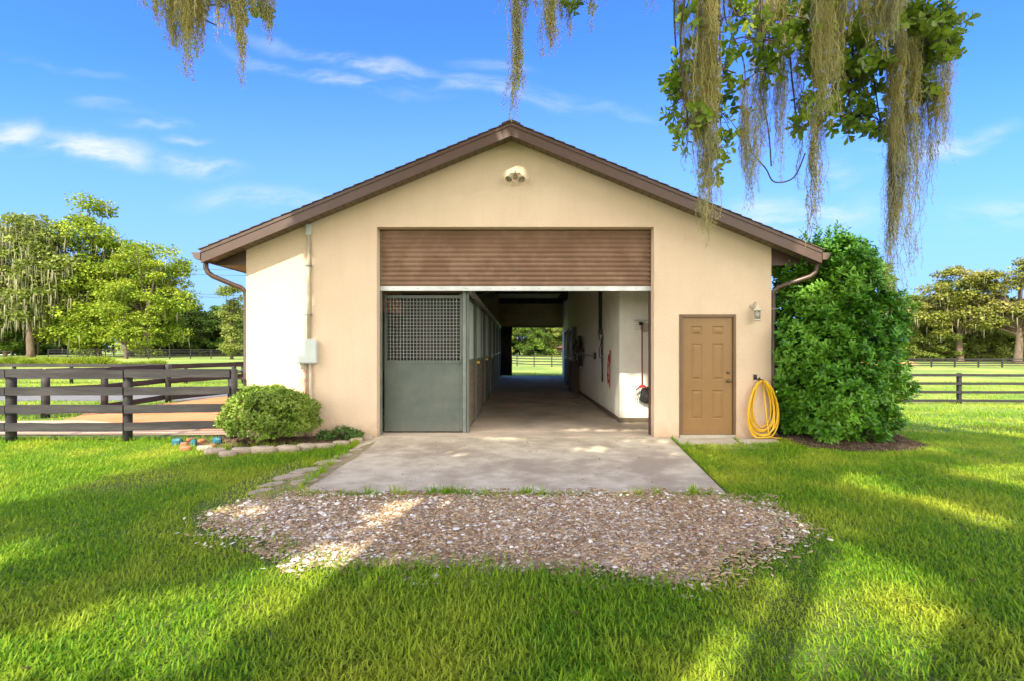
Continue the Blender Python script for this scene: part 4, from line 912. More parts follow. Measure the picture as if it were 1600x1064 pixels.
# right side
t_gold = make_tree('oak_tree', far(1500, 80), 'broad golden oak, the tallest left of the right trees', 'tree', None, dict(h=16, crown=D_, nclump=120, ncard=105, card=.45, seed=9, mossy=420, trunk_h=.22, tr=.5), M['t_gold'])
c = copy_tree(t_gold); c.location = far(1590, 74); c.rotation_euler.z = 2.3; c.scale = (1.05, 1.05, 1.0); c['label'] = 'golden moss draped oak at the right photo edge'
GR = 'olive trees filling the right tree line'
t_ol = make_tree('oak_tree', far(1430, 86), 'rounded olive tree in the right tree line', 'tree', GR, dict(h=12, crown=E_, nclump=120, ncard=100, card=.45, seed=10, mossy=180, trunk_h=.12), M['t_olive'])
for i, px in enumerate([1385, 1408, 1452, 1478, 1550, 1620, 1655, 1500, 1525, 1580, 1600]):
    c = copy_tree(t_ol); c.location = far(px, 94 + 6 * (i % 3)); c.rotation_euler.z = i * 1.3; s_ = .92 + .07 * (i % 4); c.scale = (s_ * 1.1, s_ * 1.1, s_)
for i, px in enumerate([1436, 1468, 1522, 1560, 1598]):
    c = copy_tree(t_ol); c.location = far(px, 84 + 3 * (i % 2)); c.rotation_euler.z = 2 + i * 1.9; s_ = .58 + .05 * (i % 3); c.scale = (s_ * 1.3, s_ * 1.3, s_); c['label'] = 'low bushy olive tree in front of the right tree line'
# behind the aisle
GB = 'trees beyond the pasture behind the aisle'
for i, px in enumerate([770, 792, 812, 834, 850, 868, 890, 910]):
    c = copy_tree(t_line if i % 2 else t_ol); c.location = far(px, 150 + 8 * (i % 3)); c.rotation_euler.z = i * 1.7; s_ = 1.0 + .1 * (i % 3); c.scale = (s_, s_, s_)
    c['label'] = 'green tree beyond the pasture framed by the aisle' ; c['group'] = GB
# far buildings
fb = empty('far_shed', far(880, 150), 'small open shed with reddish roof seen through the aisle', 'shed'); l_ = fb.location
MB().box(l_.x - 1.5, l_.y, l_.z, l_.x + 6, l_.y + 5, l_.z + 2.3).build('wall', M['darkwood'], fb); MB().prism([(l_.x - 2, l_.z + 2.301), (l_.x + 7, l_.z + 2.301), (l_.x + 6, l_.z + 3.6), (l_.x + .5, l_.z + 3.6)], l_.y - .6, l_.y + 5.6).build('roof', M['farroof'], fb)
fb = empty('far_building', far(50, 118), 'long white low building glimpsed behind the left trees', 'building'); l_ = fb.location
MB().box(l_.x - 8, l_.y, l_.z, l_.x + 6, l_.y + 8, l_.z + 2.6).build('wall', M['farwhite'], fb); MB().prism([(l_.x - 9, l_.z + 2.601), (l_.x + 7, l_.z + 2.601), (l_.x + 4, l_.z + 4), (l_.x - 6, l_.z + 4)], l_.y - .5, l_.y + 8.5).build('roof', M['galv'], fb)
# overhead wires with their poles (one hidden by the trees, one behind the barn)
for i, (zl, zr) in enumerate(((18.9, 17.2), (17.9, 16.0), (14.4, 11.6), (13.9, 11.0))):
    a, b = Vector((-100, 98, zl + 1.2)), Vector((-28, 92, zr)); p_ = [a.lerp(b, t / 16) - Vector((0, 0, 1.3 * math.sin(math.pi * t / 16))) for t in range(17)]
    tag(MB().tube(p_, .03, 4).build('power_line', M['black'], loc=tuple(a)), ['topmost', 'second from top', 'third from top', 'lowest'][i] + ' of four thin wires in the sky left of the barn', 'wire', 'overhead wires')
tag(MB().tube([(-28, 92, -.2), (-28, 92, 18)], [.2, .13], 8).build('utility_pole', M['bark']), 'utility pole behind the barn carrying the wires', 'pole')
tag(MB().tube([(-100, 98, -.2), (-100, 98, 20.6)], [.2, .13], 8).build('utility_pole', M['bark']), 'utility pole beyond the left photo edge', 'pole')

# ================================================================ BED DETAILS
def rock(mb, c, sx, sy, sz, seed, rz=0):
    r_ = random.Random(seed); n = 9; ring = [r_.uniform(.8, 1.1) for _ in range(n)]
    vs = []
    for h, s_ in ((-.5, .95), (.25, 1.0), (.5, .82)):
        for k in range(n):
            a = 2 * math.pi * k / n + rz; vs.append((c[0] + math.cos(2 * math.pi * k / n) * sx * ring[k] * s_ * math.cos(rz) - math.sin(2 * math.pi * k / n) * sy * ring[k] * s_ * math.sin(rz),
                                                   c[1] + math.cos(2 * math.pi * k / n) * sx * ring[k] * s_ * math.sin(rz) + math.sin(2 * math.pi * k / n) * sy * ring[k] * s_ * math.cos(rz), c[2] + h * sz + r_.uniform(-.06, .06) * sz))
    fs = [tuple(range(n))[::-1], tuple(range(2 * n, 3 * n))] + [(j * n + k, j * n + (k + 1) % n, (j + 1) * n + (k + 1) % n, (j + 1) * n + k) for j in range(2) for k in range(n)]
    return mb.add(vs, fs)
stones = [(335, 708, .17, .1), (355, 712, .13, .09), (320, 703, .12, .08), (378, 707, .2, .11), (412, 706, .24, .11), (450, 705, .19, .1), (478, 702, .15, .12), (505, 700, .2, .11), (532, 696, .16, .1), (556, 691, .13, .08), (574, 686, .12, .07)]
for i, (px, py, sx, sy) in enumerate(stones):
    x, y = G(px, py); o = rock(MB(), (x, y, .035), sx, sy, .11 if i in (4, 5, 6) else .08, i, rz=-.05 + .12 * (i > 6) + .5 * (i > 8)).build('edging_stone', M['stone'], bevel=.012)
    tag(o, ['smallish stone third from the left in the bed edging', 'stone fourth from the left in the bed edging', 'leftmost stone of the edging, nearest the teal lumps', 'long pale stone left of the middle of the bed edging', 'biggest stone, right under the round shrub', 'long stone under the right half of the round shrub', 'dark angular stone just right of the round shrub', 'long stone below the conduits in the bed edging', 'fourth stone from the apron in the bed edging', 'small stone second from the doorway end of the edging', 'small stone at the doorway end of the bed edging'][i], 'stone', 'flat stones edging the planting bed')
for i, (px, py, s_) in enumerate([(277, 695, .1), (303, 697, .065), (340, 693, .09)]):
    x, y = G(px, py); o = rock(MB(), (x, y, .05), s_, s_ * .7, .12, 30 + i).build('teal_lump', M['teal'], bevel=.015)
    tag(o, ['largest teal lump at the left tip of the planting bed', 'smallest teal lump, between the other two', 'teal lump lying nearest the round shrub'][i], 'lump')
for i, (px, py, s_) in enumerate([(290, 703, .09), (297, 690, .07), (315, 692, .1), (287, 697, .06), (330, 700, .08)]):
    x, y = G(px, py); o = rock(MB(), (x, y, .03), s_, s_ * .6, .07, 50 + i, rz=i).build('brick_piece', M['brick'], bevel=.008)
    tag(o, ['brick piece below the two left teal lumps', 'brick piece behind the left teal lumps', 'biggest brick piece right of the middle teal lump', 'smallest brick piece between the left teal lumps', 'brick piece nearest the edging stones'][i], 'brick', 'broken brick pieces at the tip of the bed')
pads = [(450, 745, .2, .12), (480, 735, .24, .13), (512, 722, .2, .12), (535, 712, .16, .1), (425, 757, .17, .09), (475, 752, .2, .1), (405, 768, .16, .07), (555, 703, .13, .08)]
for i, (px, py, sx, sy) in enumerate(pads):
    x, y = G(px, py); o = rock(MB(), (x, y, .004), sx, sy, .03, 80 + i, rz=.9).build('paving_stone', M['stone'], bevel=.006)
    tag(o, ['third sunken stone from the gravel on the left of the apron', 'flattest wide sunken stone halfway along the left apron edge', 'sunken stone just beyond the middle of the left apron edge', 'sunken stone second from the edging stones', 'sunken stone second from the gravel', 'sunken stone touching the apron edge near its front corner', 'sunken stone nearest the gravel', 'sunken stone closest to the bed edging'][i], 'stone', 'sunken stones along the left edge of the apron')

# ================================================================ GRASS, GRAVEL
def masks(x, y):
    wob = .1 * snoise(x, y, 4, 21) + .05 * snoise(x, y, 13, 22)
    m = np.ones(x.shape, bool)
    m &= ~((x > -4.85) & (x < 4.5) & (y > -.03) & (y < 19.3))
    m &= ~inpoly(x, y, [(-2.62, 0.1), (2.67, 0.1), (2.26, -3.45), (-2.35, -3.45)])
    jr = np.random.default_rng(5).normal(0, .07, (2,) + x.shape); m &= ~inpoly(x + wob * 1.6 + jr[0] * 2.2, y + wob * .8 + jr[1] * 1.6 + .02, GRAV)
    m &= ~inpoly(x, y, BED) & ~inpoly(x + wob * .6, y, MUL) & ~inpoly(x, y, PAD1) & ~inpoly(x, y, PAD2)
    m &= ~((x < -4.9) & (y > -.12 + wob * .4) & (y < 1.0)) & ~inpoly(x, y, [(-9.3, .8), (-4.95, .85), (-4.95, 22), (-8.2, 21), (-9.2, 8), (-10.2, 3.4)]) & ~inpoly(x, y, [(-60, 6.3), (-9.6, 6.0), (-9.2, 8.3), (-60, 8.9)])
    m &= ~inpoly(x, y, [(-14, 1.0), (-9.0, 1.0), (-8.0, 1.5), (-9.2, 2.0), (-11, 1.9), (-15, 1.7)])
    return m
def blades(name, n, dlo, dhi, lo, hi, wlo, whi, m, power, dens=None, xlim=1.08):
    t = rng.random(n); d = (dlo ** power + t * (dhi ** power - dlo ** power)) ** (1 / power)
    x = rng.uniform(-1.03, 1.03, n) * d * xlim; y = d + CAMY
    k = masks(x, y)
    thin = inpoly(x, y, DIRT) | inpoly(x, y, [G(*p) for p in ((300, 830), (300, 790), (380, 750), (470, 715), (480, 770), (380, 800), (440, 860), (420, 880))])
    k &= ~(thin & (rng.random(n) < .72))
    k &= rng.random(n) < np.clip(.92 + .4 * snoise(x, y, 2.2, 33) + .25 * snoise(x, y, 9, 34), .3, 1)
    if dens is not None: k &= dens(x, y)
    x, y, d = x[k], y[k], d[k]; n = len(x); z = ground_z(x, y) - .012
    h = rng.uniform(0, 6.28, n); L = rng.uniform(lo, hi, n) * (1 + .25 * snoise(x, y, 1.7, 35)); w = rng.uniform(wlo, whi, n)
    l1 = rng.uniform(.1, 1.3, n); l2 = l1 + rng.uniform(.2, 1.2, n)
    fx, fy = np.cos(h), np.sin(h); sx_, sy_ = -fy, fx
    B = np.stack([x, y, z], 1); s_ = np.stack([sx_, sy_, np.zeros(n)], 1)
    m1 = B + np.stack([fx * np.sin(l1), fy * np.sin(l1), np.cos(l1)], 1) * (L * .55)[:, None]
    tip = m1 + np.stack([fx * np.sin(l2), fy * np.sin(l2), np.cos(l2)], 1) * (L * .45)[:, None]
    V = np.stack([B - s_ * (w * .35)[:, None], B + s_ * (w * .35)[:, None], m1 + s_ * (w * .5)[:, None], m1 - s_ * (w * .5)[:, None], tip], 1).reshape(-1, 3)
    Fc = np.array([(0, 1, 2), (0, 2, 3), (3, 2, 4)])[None] + (np.arange(n) * 5)[:, None, None]
    return tag(arr_mesh(name, V, Fc.reshape(-1, 3), m, loc=(0, 0, 0)), kind='stuff')
blades('lawn_grass', 620000, 2.0, 9.6, .03, .085, .0045, .0095, M['grass'], 1.15)
blades('lawn_grass', 170000, 9.2, 34, .06, .13, .010, .022, M['grass'], 1.05, xlim=1.05)
blades('dry_grass', 9000, 2.2, 10, .03, .07, .003, .006, M['grassdry'], 1.6)
# taller tufts at fence foot, apron edge and walls
tp = []
for i in range(60): tp.append((random.uniform(-9, -5), -.45 + random.uniform(-.06, .05)))
for i in range(16): tp.append((random.uniform(-2.3, 2.2), -3.47 + random.uniform(-.02, .02)))
for i in range(30): t = random.random(); tp.append((-2.36 - .28 * t, -3.4 + 3.3 * t))
for i in range(34): t = random.random(); tp.append((2.29 + .38 * t, -3.4 + 2.6 * t))
for px in (705, 820, 1085): tp += [(G(px, 772)[0] + random.uniform(-.05, .05), -3.46) for _ in range(4)]
for i in range(40): tp.append((random.uniform(-5.4, -2.7), random.uniform(-1.15, -.95) + .1 * random.random()))
tp = np.array(tp); n = len(tp) * 16; b = np.repeat(tp, 16, 0) + rng.normal(0, .02, (n, 2)); A = np.stack([rng.normal(0, .5, n), rng.normal(0, .5, n), np.ones(n)], 1)
V, Fc = stamp([(-.04, 0, 0), (.04, 0, 0), (.03, .6, .03), (0, 1, .15), (-.03, .6, .03)], [(0, 1, 2, 4), (4, 2, 3, 3)], np.column_stack([b, np.zeros(n)]), frames(A, unit(n)), rng.uniform(.05, .13, n))
tag(arr_mesh('grass_tufts', V, Fc, M['grass'], loc=(0, 0, 0)), kind='stuff')
def scatter_poly(n, poly, wob=.08, seed=41):
    p = np.array(poly); lo, hi = p.min(0) - .2, p.max(0) + .2; x = rng.uniform(lo[0], hi[0], n); y = rng.uniform(lo[1], hi[1], n)
    w = wob * snoise(x, y, 5, seed) + wob * .6 * snoise(x, y, 14, seed + 1); j_ = .05 if poly is not GRAV else .12; k = inpoly(x + w + rng.normal(0, j_, n), y + w + rng.normal(0, j_ * .8, n), poly); return x[k], y[k]
x, y = scatter_poly(42000, GRAV, .13); k = rng.random(len(x)) < np.clip(.55 + .6 * snoise(x, y, 2.5, 44), .12, 1); x, y = x[k], y[k]; n = len(x)
OCT = [(1, 0, 0), (.55, .75, .05), (-.4, .8, 0), (-1, .1, 0), (-.5, -.7, 0), (.5, -.75, .05), (.55, .1, .28), (-.45, .05, .24)]
OCF = [(0, 1, 6), (1, 2, 7), (1, 7, 6), (2, 3, 7), (3, 4, 7), (4, 5, 6), (4, 6, 7), (5, 0, 6)]
nh = np.tile([0., 0., 1.], (n, 1)) + rng.normal(0, .28, (n, 3)); an = rng.uniform(0, 6.28, n)
V, Fc = stamp(OCT, OCF, np.column_stack([x, y, rng.uniform(0, .012, n)]), frames(np.stack([np.cos(an), np.sin(an), np.zeros(n)], 1) + rng.normal(0, .1, (n, 3)), nh), rng.gamma(2.2, .0034, n) + .0035)
V = V.reshape(-1, 8, 3); V = V.reshape(-1, 3); tag(arr_mesh('gravel', V, Fc, M['shell'], loc=(0, 0, 0)), kind='stuff')
xg, yg = scatter_poly(5200, GRAV, .2, 91); kk = rng.random(len(xg)) < np.clip(.5 + .8 * snoise(xg, yg, 2.1, 92), .1, 1); xg, yg = xg[kk], yg[kk]; ng = len(xg); ag = rng.uniform(0, 6.28, ng)
V, Fc = stamp(OCT, OCF, np.column_stack([xg, yg, rng.uniform(.006, .016, ng)]), frames(np.stack([np.cos(ag), np.sin(ag), np.zeros(ng)], 1), np.tile([0., 0., 1.], (ng, 1)) + rng.normal(0, .3, (ng, 3))), rng.gamma(3, .0035, ng) + .005)
tag(arr_mesh('white_pebbles', V, Fc, M['pebble'], loc=(0, 0, 0)), kind='stuff')
x, y = scatter_poly(34000, GRAV, .16); n = len(x); an = rng.uniform(0, 6.28, n)
CHV = [(-.12, -.5, 0), (.12, -.5, 0), (.15, .5, 0), (-.1, .5, 0), (-.08, -.5, .12), (.1, -.45, .12), (.12, .5, .12), (-.1, .42, .12)]
CHF = [(4, 5, 6, 7), (0, 1, 5, 4), (1, 2, 6, 5), (2, 3, 7, 6), (3, 0, 4, 7)]
V, Fc = stamp(CHV, CHF, np.column_stack([x, y, rng.uniform(.002, .012, n)]), frames(np.stack([np.cos(an), np.sin(an), rng.normal(0, .15, n)], 1), np.tile([0., 0., 1.], (n, 1)) + rng.normal(0, .2, (n, 3))), rng.uniform(.015, .055, n))
tag(arr_mesh('wood_chips', V, Fc, M['chip'], loc=(0, 0, 0)), kind='stuff')
# litter in the beds and scattered leaves
def litter(name, n, poly, m, lo, hi, z=.015):
    x, y = scatter_poly(n, poly, .05, 60); n = len(x); an = rng.uniform(0, 6.28, n)
    V, Fc = stamp(CHV, CHF, np.column_stack([x, y, rng.uniform(z, z + .015, n)]), frames(np.stack([np.cos(an), np.sin(an), rng.normal(0, .25, n)], 1), np.tile([0., 0., 1.], (n, 1)) + rng.normal(0, .4, (n, 3))), rng.uniform(lo, hi, n))
    tag(arr_mesh(name, V, Fc, m, loc=(0, 0, 0)), kind='stuff')
litter('mulch_litter', 7000, MUL, M['mulchchip'], .015, .06); litter('bed_litter', 4000, BED, M['mulchchip'], .012, .05)
litter('fallen_leaves', 220, [(-6, -6.8), (6, -6.8), (8, -.6), (-8, -.6)], M['mulchchip'], .015, .035, .03)
litter('fallen_leaves', 700, [(-2.5, -3.4), (2.2, -3.4), (2.6, 1.6), (-2.5, .3)], M['chip'], .008, .03, .001)

# ================================================================ THE OAK OVER THE LAWN
oak = empty('live_oak_tree', (-3.4, -15.0, 0), 'moss hung live oak whose branches droop over the top of the photo', 'tree')
# where the crown shades the ground (gy < 0) and, carried up the sun's path, the front wall (gy > 0)
def wallpt(x, z): return (x + SX * z / SZ, z / SZ)
LIT = [[G(*p) for p in q_] for q_ in (
    ((0, 985), (150, 960), (300, 925), (430, 885), (520, 858), (640, 850), (600, 890), (560, 918), (450, 945), (360, 985), (310, 1064), (-60, 1064)),
    ((1324, 870), (1469, 888), (1430, 905), (1480, 931), (1416, 966), (1425, 1010), (1510, 1064), (1390, 1075), (1342, 1010), (1290, 1010), (1250, 1075), (900, 1100), (1060, 1035), (1190, 992), (1262, 970), (1260, 944), (1290, 920)),
    ((-60, 850), (90, 848), (60, 880), (-60, 892)), ((1285, 825), (1320, 818), (1345, 838), (1310, 852)), ((1370, 762), (1440, 768), (1450, 785), (1400, 785)),
    ((1040, 706), (1140, 704), (1180, 713), (1060, 716)), ((1300, 738), (1370, 742), (1350, 752), (1310, 750)), ((1480, 725), (1570, 735), (1600, 752), (1530, 750)), ((1480, 800), (1560, 800), (1560, 815), (1500, 815)),
    ((1500, 660), (1600, 668), (1600, 680), (1520, 672)), ((930, 850), (985, 846), (975, 870), (935, 872)), ((560, 800), (640, 797), (640, 812), (570, 815)))]
LIT.append([wallpt(-.32, 4.3), wallpt(.12, 4.25), wallpt(.2, 4.9), wallpt(-.3, 4.9)])
LIT.append([wallpt(-2.2, 3.05), wallpt(-1.95, 3.05), wallpt(-1.85, 3.3), wallpt(-2.15, 3.3)])
LIT.append([(2.1, 1.6), (2.8, 1.6), (3.05, 2.85), (2.2, 2.85)])
LIT.append([(.6, .6), (2.6, .5), (2.7, .85), (.9, 1.0)]); LIT.append([(-.9, -.25), (.2, -.35), (.3, .0), (-.6, .05)]); LIT.append([(1.6, -.4), (2.5, -.5), (2.6, -.15), (1.9, -.1)])
def shade(x, y):
    edge = np.interp(y, [-12, -3.9, -1.0, .0, 4.6], [-8.8, -5.2, -4.45, -3.62, -3.62 + SX * 4.6 / SZ]) + .1 * snoise(x, y, 3, 71) * (y < -.5)
    m = (x > edge)
    right = np.interp(x, [4.4, 4.9, 6, 9, 12, 14], [6, 2.4, 2.2, 2.6, 1.2, -2]) + .35 * snoise(x, y * 3, 2, 72)
    wl = (y > -.3) & (x < 4.75 + SX / SZ * y * 1.0)
    m &= ((y < right) | wl) & (y < 6.2)
    for p in LIT: m &= ~inpoly(x, y, p)
    m &= ~((x > 4.8) & ~wl & (snoise(x * .7, y * 2.2, 2.6, 73) > .55))
    m &= ~((y < -.2) & (snoise(x, y * 1.6, 3.2, 74) > .85))
    return m
rng_keep = rng; rng = np.random.default_rng(11); rl = random.Random(12)
n = 25000; gx_ = np.concatenate([rng.uniform(-9.5, 14, n), rng.uniform(-3.8, 7, 7000)]); gy_ = np.concatenate([rng.uniform(-9.5, 6.2, n), rng.uniform(-.5, 6.2, 7000)])
k = np.ones(len(gx_), bool)
for a_ in range(4): er_ = np.where(gy_ < -1.2, .23, .12); k &= shade(gx_ + er_ * math.cos(a_ * 1.571), gy_ + er_ * math.sin(a_ * 1.571))
gx_, gy_ = gx_[k], gy_[k]; t = rng.uniform(8.6, 12.5, len(gx_)) + 1.2 * np.sin(gx_ * .6); t += np.where(gy_ > .0, gy_ * .25, 0)
C = np.stack([gx_ - SX * t / SZ, gy_ - t / SZ, t], 1)
nc = 13; idx = np.repeat(np.arange(len(C)), nc); d = unit(len(idx)); P = C[idx] + d * rng.uniform(.02, .17, (len(idx), 1))
V, Fc = stamp(CARD_V, CARD_F, P, frames(unit(len(idx)), unit(len(idx)) + [0, 0, .6]), rng.uniform(.12, .24, len(idx)))
arr_mesh('crown', V, Fc, M['canopy'], oak)
mb = MB(); ox, oy = -3.4, -15.0
mb.tube(spline([(ox, oy, -.2), (ox + .05, oy, 1.2), (ox - .05, oy + .1, 3.4), (ox + .1, oy, 6.0), (ox, oy + .2, 8.6)], 4), [.95, .85, .75, .7, .66, .63, .6, .58, .56, .54, .52, .5, .48, .45, .4, .34, .3], 16)
done = 0
while done < 18:
    # boughs whose shadow would cross the two main sunlit patches are left out
    c = C[rng.integers(len(C))]; s0 = Vector((ox, oy, rl.uniform(4.5, 8))); e = Vector(c); md_ = (s0 + e) / 2 + Vector((rl.uniform(-.5, .5), rl.uniform(-.5, .5), rl.uniform(0, .8)))
    p_ = spline([s0, md_, e], 6); g2 = np.array([(p.x + SX * p.z / SZ, p.y + p.z / SZ) for p in p_])
    if any(inpoly(g2[:, 0], g2[:, 1], q_).any() for q_ in LIT[:2]): 
        done += .05; continue
    mb.tube(p_, [.16 * (1 - .88 * k / (len(p_) - 1)) for k in range(len(p_))], 7); done += 1
mb.build('trunk', M['bark'], oak)
YV = -5.4                                             # drooping branch ends, about 3.5 m in front of the camera
limbs = [[(ox + .3, oy, 4.6), (-1.5, -11.5, 6.6), (1.0, -8.4, 6.2), (2.3, -6.2, 5.2), (2.9, -5.0, 4.6)],
         [(ox, oy, 5.2), (-3.2, -11.0, 6.8), (-2.4, -7.6, 6.0), (-2.1, -5.5, 4.75), (-1.9, -4.9, 4.4)],
         [(ox, oy, 5.6), (-1.7, -11.0, 7.0), (-.2, -8.0, 6.4), (.25, -5.8, 5.0), (.5, -5.0, 4.6)]]
for L_ in limbs:
    p_ = spline(L_, 6); MB().tube(p_, [.16 - .125 * k / (len(p_) - 1) for k in range(len(p_))], 8).build('limb', M['bark'], oak)
# branchlets and leaf clusters: px ellipses measured on the photo
def q3(px, py, dy=0): return AT(px, py, YV + dy)
LC = []
clusters = [(1090, 110, 50, 45, 26), (1125, 175, 38, 45, 20), (1075, 190, 34, 30, 12), (1120, 240, 20, 28, 8), (1060, 130, 26, 22, 8), (1112, 275, 12, 10, 3), (1190, 60, 60, 40, 16), (1200, 110, 40, 25, 8),
            (1270, 40, 50, 50, 30), (1310, 110, 60, 60, 44), (1350, 60, 60, 55, 38), (1270, 170, 34, 30, 12), (1330, 185, 40, 30, 20), (1375, 190, 30, 28, 14), (1420, 90, 50, 60, 36), (1470, 40, 36, 36, 22), (1490, 70, 20, 26, 8), (1440, 160, 40, 30, 14), (1400, 20, 60, 25, 24), (1290, 60, 70, 50, 34), (1330, 130, 60, 50, 34), (1230, 30, 50, 30, 18), (1440, 50, 50, 50, 26), (1080, 150, 40, 60, 20), (1150, 25, 40, 20, 10), (1245, 195, 18, 18, 4),
            (410, 12, 16, 14, 5), (905, 8, 20, 8, 4), (1070, 20, 16, 16, 4), (375, 20, 10, 10, 3)]
r5 = random.Random(5)
for (cx, cy, rx_, ry_, n_) in clusters:
    tw = MB(); dy0 = r5.uniform(-.1, .5); c0 = q3(cx, cy, dy0); root_ = q3(cx + r5.uniform(-30, 30), -60, dy0)
    br = spline([root_, q3(cx + r5.uniform(-15, 15), cy * .4 - 20, dy0), c0], 5); tw.tube(br, [.011 - .007 * k / (len(br) - 1) for k in range(len(br))], 5)
    for _ in range(int(n_ * 1.6)):
        a, q_ = r5.uniform(0, 6.28), math.sqrt(r5.random()); p = q3(cx + rx_ * q_ * math.cos(a), cy + ry_ * q_ * math.sin(a), dy0 + r5.uniform(-.22, .22)); LC.append(tuple(p)); tw.tube([c0.lerp(p, .1), c0.lerp(p, .55) + Vector((0, 0, .02)), p], .0028, 4)
    tw.build('branchlet', M['twig'], oak)
# bare arching twigs
for pts in (((1115, -20), (1112, 60), (1120, 100), (1150, 115)), ((1130, -10), (1135, 35), (1160, 90), (1165, 135)), ((1165, 230), (1195, 262), (1210, 285), (1240, 278), (1258, 240)), ((1400, 40), (1395, 100), (1415, 140)), ((300, -30), (308, 14), (318, 30), (338, 40)), ((306, 14), (330, 8), (350, 12)), ((1185, 130), (1200, 200), (1205, 260))):
    MB().tube(spline([q3(a, b, .15) for a, b in pts], 5), .005, 5).build('twig', M['twig'], oak)
rng = rng_keep; LC = np.array(LC); dv = unit(len(LC)) + [0, 0, -.15]
P, Fm, Sc = sprigs(LC, dv, rng.uniform(.04, .09, len(LC)), 8, .064, 1.05)
V, Fc = stamp(LEAF_V2, LEAF_F2[:1] + [(1, 2, 3, 7)] + [(7, 3, 4, 7)] + [(7, 4, 5, 6)], P, Fm, Sc) if False else stamp(LEAF_V2, [(0, 1, 7, 6), (7, 1, 2, 3), (7, 3, 4, 5), (6, 7, 5, 5)], P, Fm, Sc)
arr_mesh('leaves', V, Fc, M['oak'], oak)
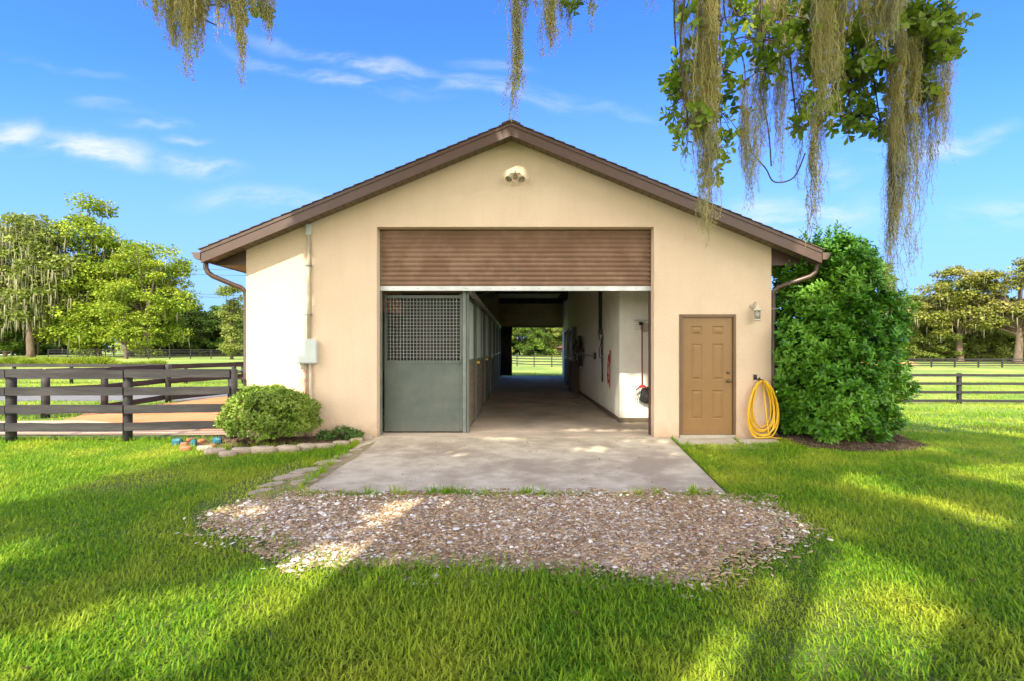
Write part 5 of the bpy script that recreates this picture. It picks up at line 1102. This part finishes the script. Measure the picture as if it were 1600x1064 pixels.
# Spanish moss
def moss(px, y0, y1, wpx, dens, dy=0, taper=.8):
    top = q3(px, y0, dy); bot = q3(px, y1 + (y1 - max(y0, 0)) * .08, dy); Lt = top.z - bot.z; s_ = (3.5 + dy) / F; w = wpx * s_
    nf = int(dens * 1.35); V, Fc = [], []; o = 0
    ns_ = max(2, int(round(wpx / 4.5))); sx0 = rng.normal(0, .42, ns_); sy0 = rng.normal(0, .42, ns_); sl0 = rng.random(ns_) ** .9 * .62 + .38; sl0[0] = 1.0; sx0[0] *= .3
    sph = rng.uniform(0, 6.28, (ns_, 2)); sfr = rng.uniform(2.5, 9, ns_)
    for i in range(nf):
        j_ = i % ns_ if i < ns_ * 3 else int(rng.integers(ns_)); Ls = Lt * sl0[j_]
        st = rng.uniform(0, .7) * Ls if rng.random() < .65 else 0
        L = (Ls - st) * (rng.random() ** taper * .8 + .2) if i >= ns_ else (Ls - st) * rng.uniform(.9, 1)
        k = max(4, int(L / .028)); tt = np.linspace(0, 1, k + 1)
        narrow = (1 - .5 * (st + L * tt) / Lt)
        x0, yy0 = sx0[j_], sy0[j_]; ex = rng.normal(0, .010, 2); swx = .012 * np.sin((st + L * tt) * sfr[j_] + sph[j_, 0]); swy = .012 * np.sin((st + L * tt) * sfr[j_] + sph[j_, 1])
        ph = rng.uniform(0, 6.28, 4); amp = rng.uniform(.002, .011); fq = rng.uniform(9, 34, 2)
        cx = top.x + w * x0 * narrow + swx + ex[0] + amp * np.sin(tt * L * fq[0] + ph[0]) + amp * .7 * np.sin(tt * L * 51 + ph[1]) + np.cumsum(rng.normal(0, .0045, k + 1))
        cy = top.y + w * yy0 * narrow + swy + ex[1] + amp * np.sin(tt * L * fq[1] + ph[2]) + amp * .7 * np.sin(tt * L * 47 + ph[3]) + np.cumsum(rng.normal(0, .0045, k + 1))
        cz = top.z - st - tt * L
        c = np.stack([cx, cy, cz], 1); a = rng.uniform(0, 6.28); sv = np.array([math.cos(a), math.sin(a) * .6, 0]) * rng.uniform(.0011, .0022)
        v2 = np.stack([c - sv, c + sv], 1).reshape(-1, 3); j = np.arange(k) * 2 + o
        V.append(v2); Fc.append(np.stack([j, j + 1, j + 3, j + 2], 1)); o += len(v2)
        # curls
        m_ = k * 4; ii = rng.integers(0, k, m_); b0 = c[ii]; dirv = rng.normal(0, 1, (m_, 3)) * [1, 1, .5] + [0, 0, -.5]; dirv /= np.linalg.norm(dirv, axis=1, keepdims=True); ln = rng.uniform(.012, .045, m_)[:, None]
        b1 = b0 + dirv * ln * .5; b2 = b1 + (dirv * .4 + [0, 0, -.7]) * ln * .5; sv2 = np.array([.0013, .0008, .0005])
        v3 = np.stack([b0 - sv2, b0 + sv2, b1 + sv2, b2, b1 - sv2], 1).reshape(-1, 3); q0 = (np.arange(m_) * 5 + o)[:, None]
        V.append(v3); Fc.append(np.concatenate([q0 + [0, 1, 2, 4], q0 + [4, 2, 3, 3]])); o += len(v3)
    arr_mesh('moss_clump', np.concatenate(V), np.concatenate(Fc), M['moss'], oak)
clumps = [(1098, -60, 365, 26, 130, -.1), (1110, -40, 180, 26, 60, .1), (1070, 40, 250, 14, 20, .1), (1170, 130, 318, 16, 60, 0), (1180, -30, 200, 30, 45, .3), (1215, 30, 285, 22, 50, .1), (1245, 60, 300, 16, 30, .2), (1190, 100, 290, 16, 34, .1),
          (1285, -60, 190, 36, 150, -.3), (1305, -60, 130, 40, 110, -.2), (1270, 170, 375, 12, 40, .1), (1280, 150, 320, 12, 30, .2), (1240, -40, 90, 50, 90, .1), (1350, -60, 130, 40, 100, .2),
          (1385, -60, 90, 46, 130, -.3), (1400, -40, 260, 24, 90, 0), (1398, 120, 440, 22, 110, .1), (1425, 60, 425, 16, 60, 0), (1440, -20, 290, 28, 90, .2), (1470, 10, 230, 22, 60, .1), (1480, 60, 255, 14, 28, .0), (1455, 130, 330, 16, 34, .2), (1410, 180, 380, 30, 60, .2), (1130, -40, 60, 40, 50, .2), (1210, -40, 60, 50, 70, 0),
          (290, -60, 118, 20, 90, 0), (262, -50, 60, 22, 50, .1), (308, -50, 90, 22, 80, .1), (246, -60, 45, 12, 30, 0), (373, -50, 128, 14, 60, 0), (360, -50, 50, 24, 60, .1), (345, -50, 70, 10, 25, .1), (395, -50, 26, 14, 30, 0), (421, -50, 66, 10, 30, .1), (275, -60, 85, 30, 90, .2), (225, -60, 18, 10, 14, 0), (405, -50, 20, 20, 40, .1),
          (806, -60, 178, 8, 55, 0), (820, -60, 45, 16, 36, .1), (862, -60, 88, 14, 44, 0), (858, -60, 60, 10, 30, .2), (884, -60, 60, 10, 24, .1), (793, -60, 22, 6, 10, 0), (920, -60, 48, 9, 18, .1), (903, -60, 24, 18, 26, .1), (955, -50, 14, 8, 8, .1), (1020, -50, 18, 8, 10, .1), (1060, -50, 60, 16, 24, .2), (840, -60, 26, 10, 18, 0)]
for c_ in clumps: moss(*c_[:5], dy=c_[5])
